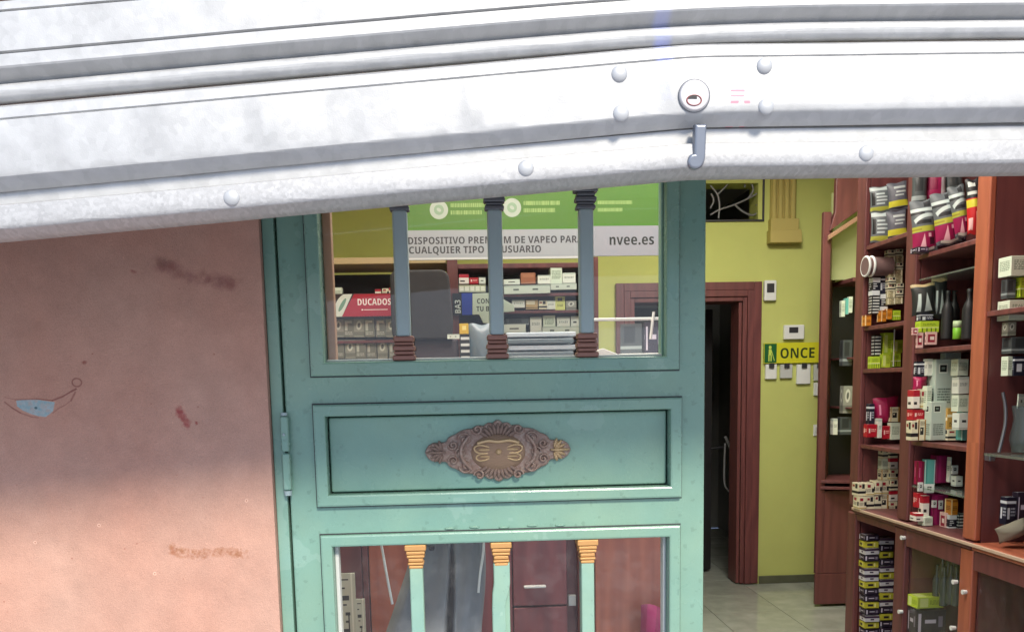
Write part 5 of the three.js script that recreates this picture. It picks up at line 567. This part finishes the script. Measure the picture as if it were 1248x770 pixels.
{ // things on the counter
  const z = -2.55, box = (a, b, c, d, zf, dep, m, r = 0.004) => { const p = at(a, d, zf), q = at(c, b, zf); return bx(p.x, q.x, p.y, q.y, zf - dep, zf, r); };
  const S1 = thing('till_screen', 'black till screen with rounded corners standing on the counter', 'screen', [at(520, 440, z).x, 1.22, z]); { const p = at(480, 412, z), q = at(548, 331, z), s = new THREE.Shape(), r = 0.022, [x0, y0, x1, y1] = [p.x, p.y, q.x, q.y]; s.moveTo(x0 + r, y0); s.lineTo(x1 - 0.004, y0); s.lineTo(x1, y0 + 0.05); s.lineTo(x1 - 0.008, y1 - r); s.quadraticCurveTo(x1 - 0.01, y1, x1 - r - 0.01, y1); s.lineTo(x0 + r, y1); s.quadraticCurveTo(x0, y1, x0, y1 - r); s.lineTo(x0, y0 + r); s.quadraticCurveTo(x0, y0, x0 + r, y0); const g = new THREE.ExtrudeGeometry(s, { depth: 0.05, bevelEnabled: true, bevelThickness: 0.006, bevelSize: 0.006, bevelSegments: 3 }); g.translate(0, 0, z - 0.05); part('casing', boxUV(g), M.blackRough, S1); part('stand', bx(x0 + 0.01, x1 + 0.02, 1.222, y0 - 0.004, z - 0.08, z - 0.01, 0.008), std([0.045, 0.035, 0.045], 0.7), S1); part('base', bx(x0 - 0.02, x1 + 0.03, 1.2205, 1.235, z - 0.12, z + 0.03, 0.005), M.blackRough, S1); }
  pack('small_box', 'small yellow box beside the till screen', 'box', null, [[560, 394, 571, 407]], [PR.yellowBox], z + 0.02, 0.03); pack('dark_pack', 'stack of dark packs under the small yellow box', 'packs', null, [[561, 407, 572, 455]], [PR.stripes], z + 0.02, 0.04); pack('note', 'small pale note sticking out left of the yellow box', 'note', null, [[545, 407, 560, 413]], [PR.paleLong], z + 0.05, 0.003); 
  solo('plastic_bag', 'clear bluish plastic bag of goods on the counter', 'bag', (() => { const g = pouchGeo(12), p = at(572, 460, z + 0.02), q = at(603, 394, z + 0.02); return g.scale(q.x - p.x, q.y - p.y, 0.05).translate((p.x + q.x) / 2, (p.y + q.y) / 2, z); })(), M.clear);
  const T = thing('tray_stack', 'stack of clear pale plastic trays on the counter', 'trays', [at(660, 440, z).x, 1.22, z]); for (let i = 0; i < 6; i++) { const y = 404 + i * 8, p = at(617 + (i % 3) * 1.5, y + 7.3, z), q = at(702 - (i % 2) * 3, y, z); part('tray', bx(p.x, q.x, p.y, q.y, z - 0.14, z + 0.004 * (i % 2), 0.003), i % 2 ? M.clear : std([0.46, 0.54, 0.60], 0.35, { bumpMap: bumpT(0.1), bumpScale: 0.002 }), T); }
  { const t = thing('counter_screen', 'clear protective screen with a white top rail on the counter', 'screen', [at(765, 440, z).x, 1.22, z]), p = at(722, 391.5, z + 0.12), q = at(808, 386.5, z + 0.12); part('rail', bx(p.x, q.x, p.y, q.y, z + 0.115, z + 0.127, 0.002), M.white, t); part('pane', new THREE.PlaneGeometry(q.x - p.x, p.y - 1.225).translate((p.x + q.x) / 2, (p.y + 1.223) / 2, z + 0.12), M.glass, t); const a = at(793, 400, z + 0.13), b = at(797, 380, z + 0.13); part('bracket', tube([[a.x, a.y - 0.03, z + 0.13], [b.x, b.y, z + 0.13]], 0.004, 6), M.white, t); }
  pack('leaflet', 'grey leaflet standing behind the counter screen', 'leaflet', 'grey leaflets behind the counter screen', [[757, 394, 783, 432], [786, 392, 808, 432]], [PR.bagGrey, PR.darkPack], z + 0.02, 0.006); 
  solo('paper_stack', 'curled white papers lying on the counter edge left of the leaflets', 'papers', (() => { const p = at(727, 434, z + 0.1), q = at(752, 425, z + 0.1); return slab([[p.x, p.y - 0.06], [q.x, p.y - 0.06], [q.x, p.y + 0.004], [q.x - 0.02, p.y + 0.012], [p.x + 0.02, q.y], [p.x, q.y - 0.004]], z, z + 0.1, 0.002); })(), M.paper); solo('paper_stack', 'flat white papers lying on the counter below the leaflets', 'papers', (() => { const p = at(757, 434, z + 0.1), q = at(806, 430, z + 0.1); return bx(p.x, q.x, 1.2225, q.y, z, z + 0.1, 0.002); })(), M.paper);
}
{ // grey coat hanging behind the lower pane, with its two white straps
  const z0 = -1.79, N = 220, rows = 30, P = [], U = [], I = [], r = fbm(31, 5, 4), edge = (py) => { const t = clamp((py - 640) / 130, -0.4, 2.4); return [at(512 - 40 * t - 3 * t * t, py, z0).x, at(589 + 3 * Math.sin(t * 4), py, z0).x]; };
  for (let j = 0; j <= rows; j++) { const py = 616 + j * 12, y = at(548, py, z0).y, [l, rr] = edge(py), cx = (l + rr) / 2, hw = (rr - l) / 2; for (let i = 0; i < N; i++) { const a = i / N * Math.PI * 2, c = Math.cos(a), s = Math.sin(a), x = cx + hw * Math.sign(c) * Math.abs(c) ** 0.8, fold = 0.008 * Math.sin(c * 7 + 1.4 * r(0.2 + c * 0.2, j / rows)) + 0.010 * (r(c * 0.4 + 0.5, j / rows * 0.6) - 0.5), xm = at(549 + 2 * Math.sin(j * 0.3), py, z0).x, gr = 0.115 * Math.exp(-(((x - xm) / (0.002 + 0.003 * clamp((py - 670) / 70, 0, 1))) ** 2)) * clamp((py - 660) / 24, 0, 1); P.push(x, y, z0 + s * (s > 0 ? 0.036 : 0.12) + (s > 0 ? fold * 1.3 - gr : 0)); U.push(x, y); } }
  for (let j = 0; j < rows; j++) for (let i = 0; i < N; i++) { const a = j * N + i, b = j * N + (i + 1) % N, c = a + N, d = b + N; I.push(a, c, b, b, c, d); }
  for (const [base, flip] of [[0, 0], [rows * N, 1]]) for (let i = 1; i < N - 1; i++) flip ? I.push(base, base + i + 1, base + i) : I.push(base, base + i, base + i + 1);
  const g = new THREE.BufferGeometry(); g.setAttribute('position', new THREE.Float32BufferAttribute(P, 3)); g.setAttribute('uv', new THREE.Float32BufferAttribute(U, 2)); g.setIndex(I); g.computeVertexNormals();
  const y0 = at(548, 976, z0).y, C = thing('grey_coat', 'grey cloth coat hanging behind the lower pane of the teal door', 'coat', [at(548, 700, z0).x, y0, z0]); part('cloth', g.toNonIndexed(), M.cloth, C);
  const st = (pts) => tube(pts.map(([x, y]) => { const p = at(x, y, z0 + 0.05); return [p.x, p.y, p.z]; }), 0.0028, 16, false, 6); part('strap', st([[462, 650], [466, 672], [472, 705], [478, 736]]), M.white, C, 'white strap left of the coat'); part('strap', st([[590, 640], [589, 672], [585, 700], [583, 722]]), M.white, C, 'white strap at the right edge of the coat');
  const b = at(526, 668, z0 + 0.04); part('button', new THREE.SphereGeometry(0.006, 12, 8).scale(1, 1, 0.5).translate(b.x, b.y, b.z), M.dark, C);
}
renderer.render(scene, camera);
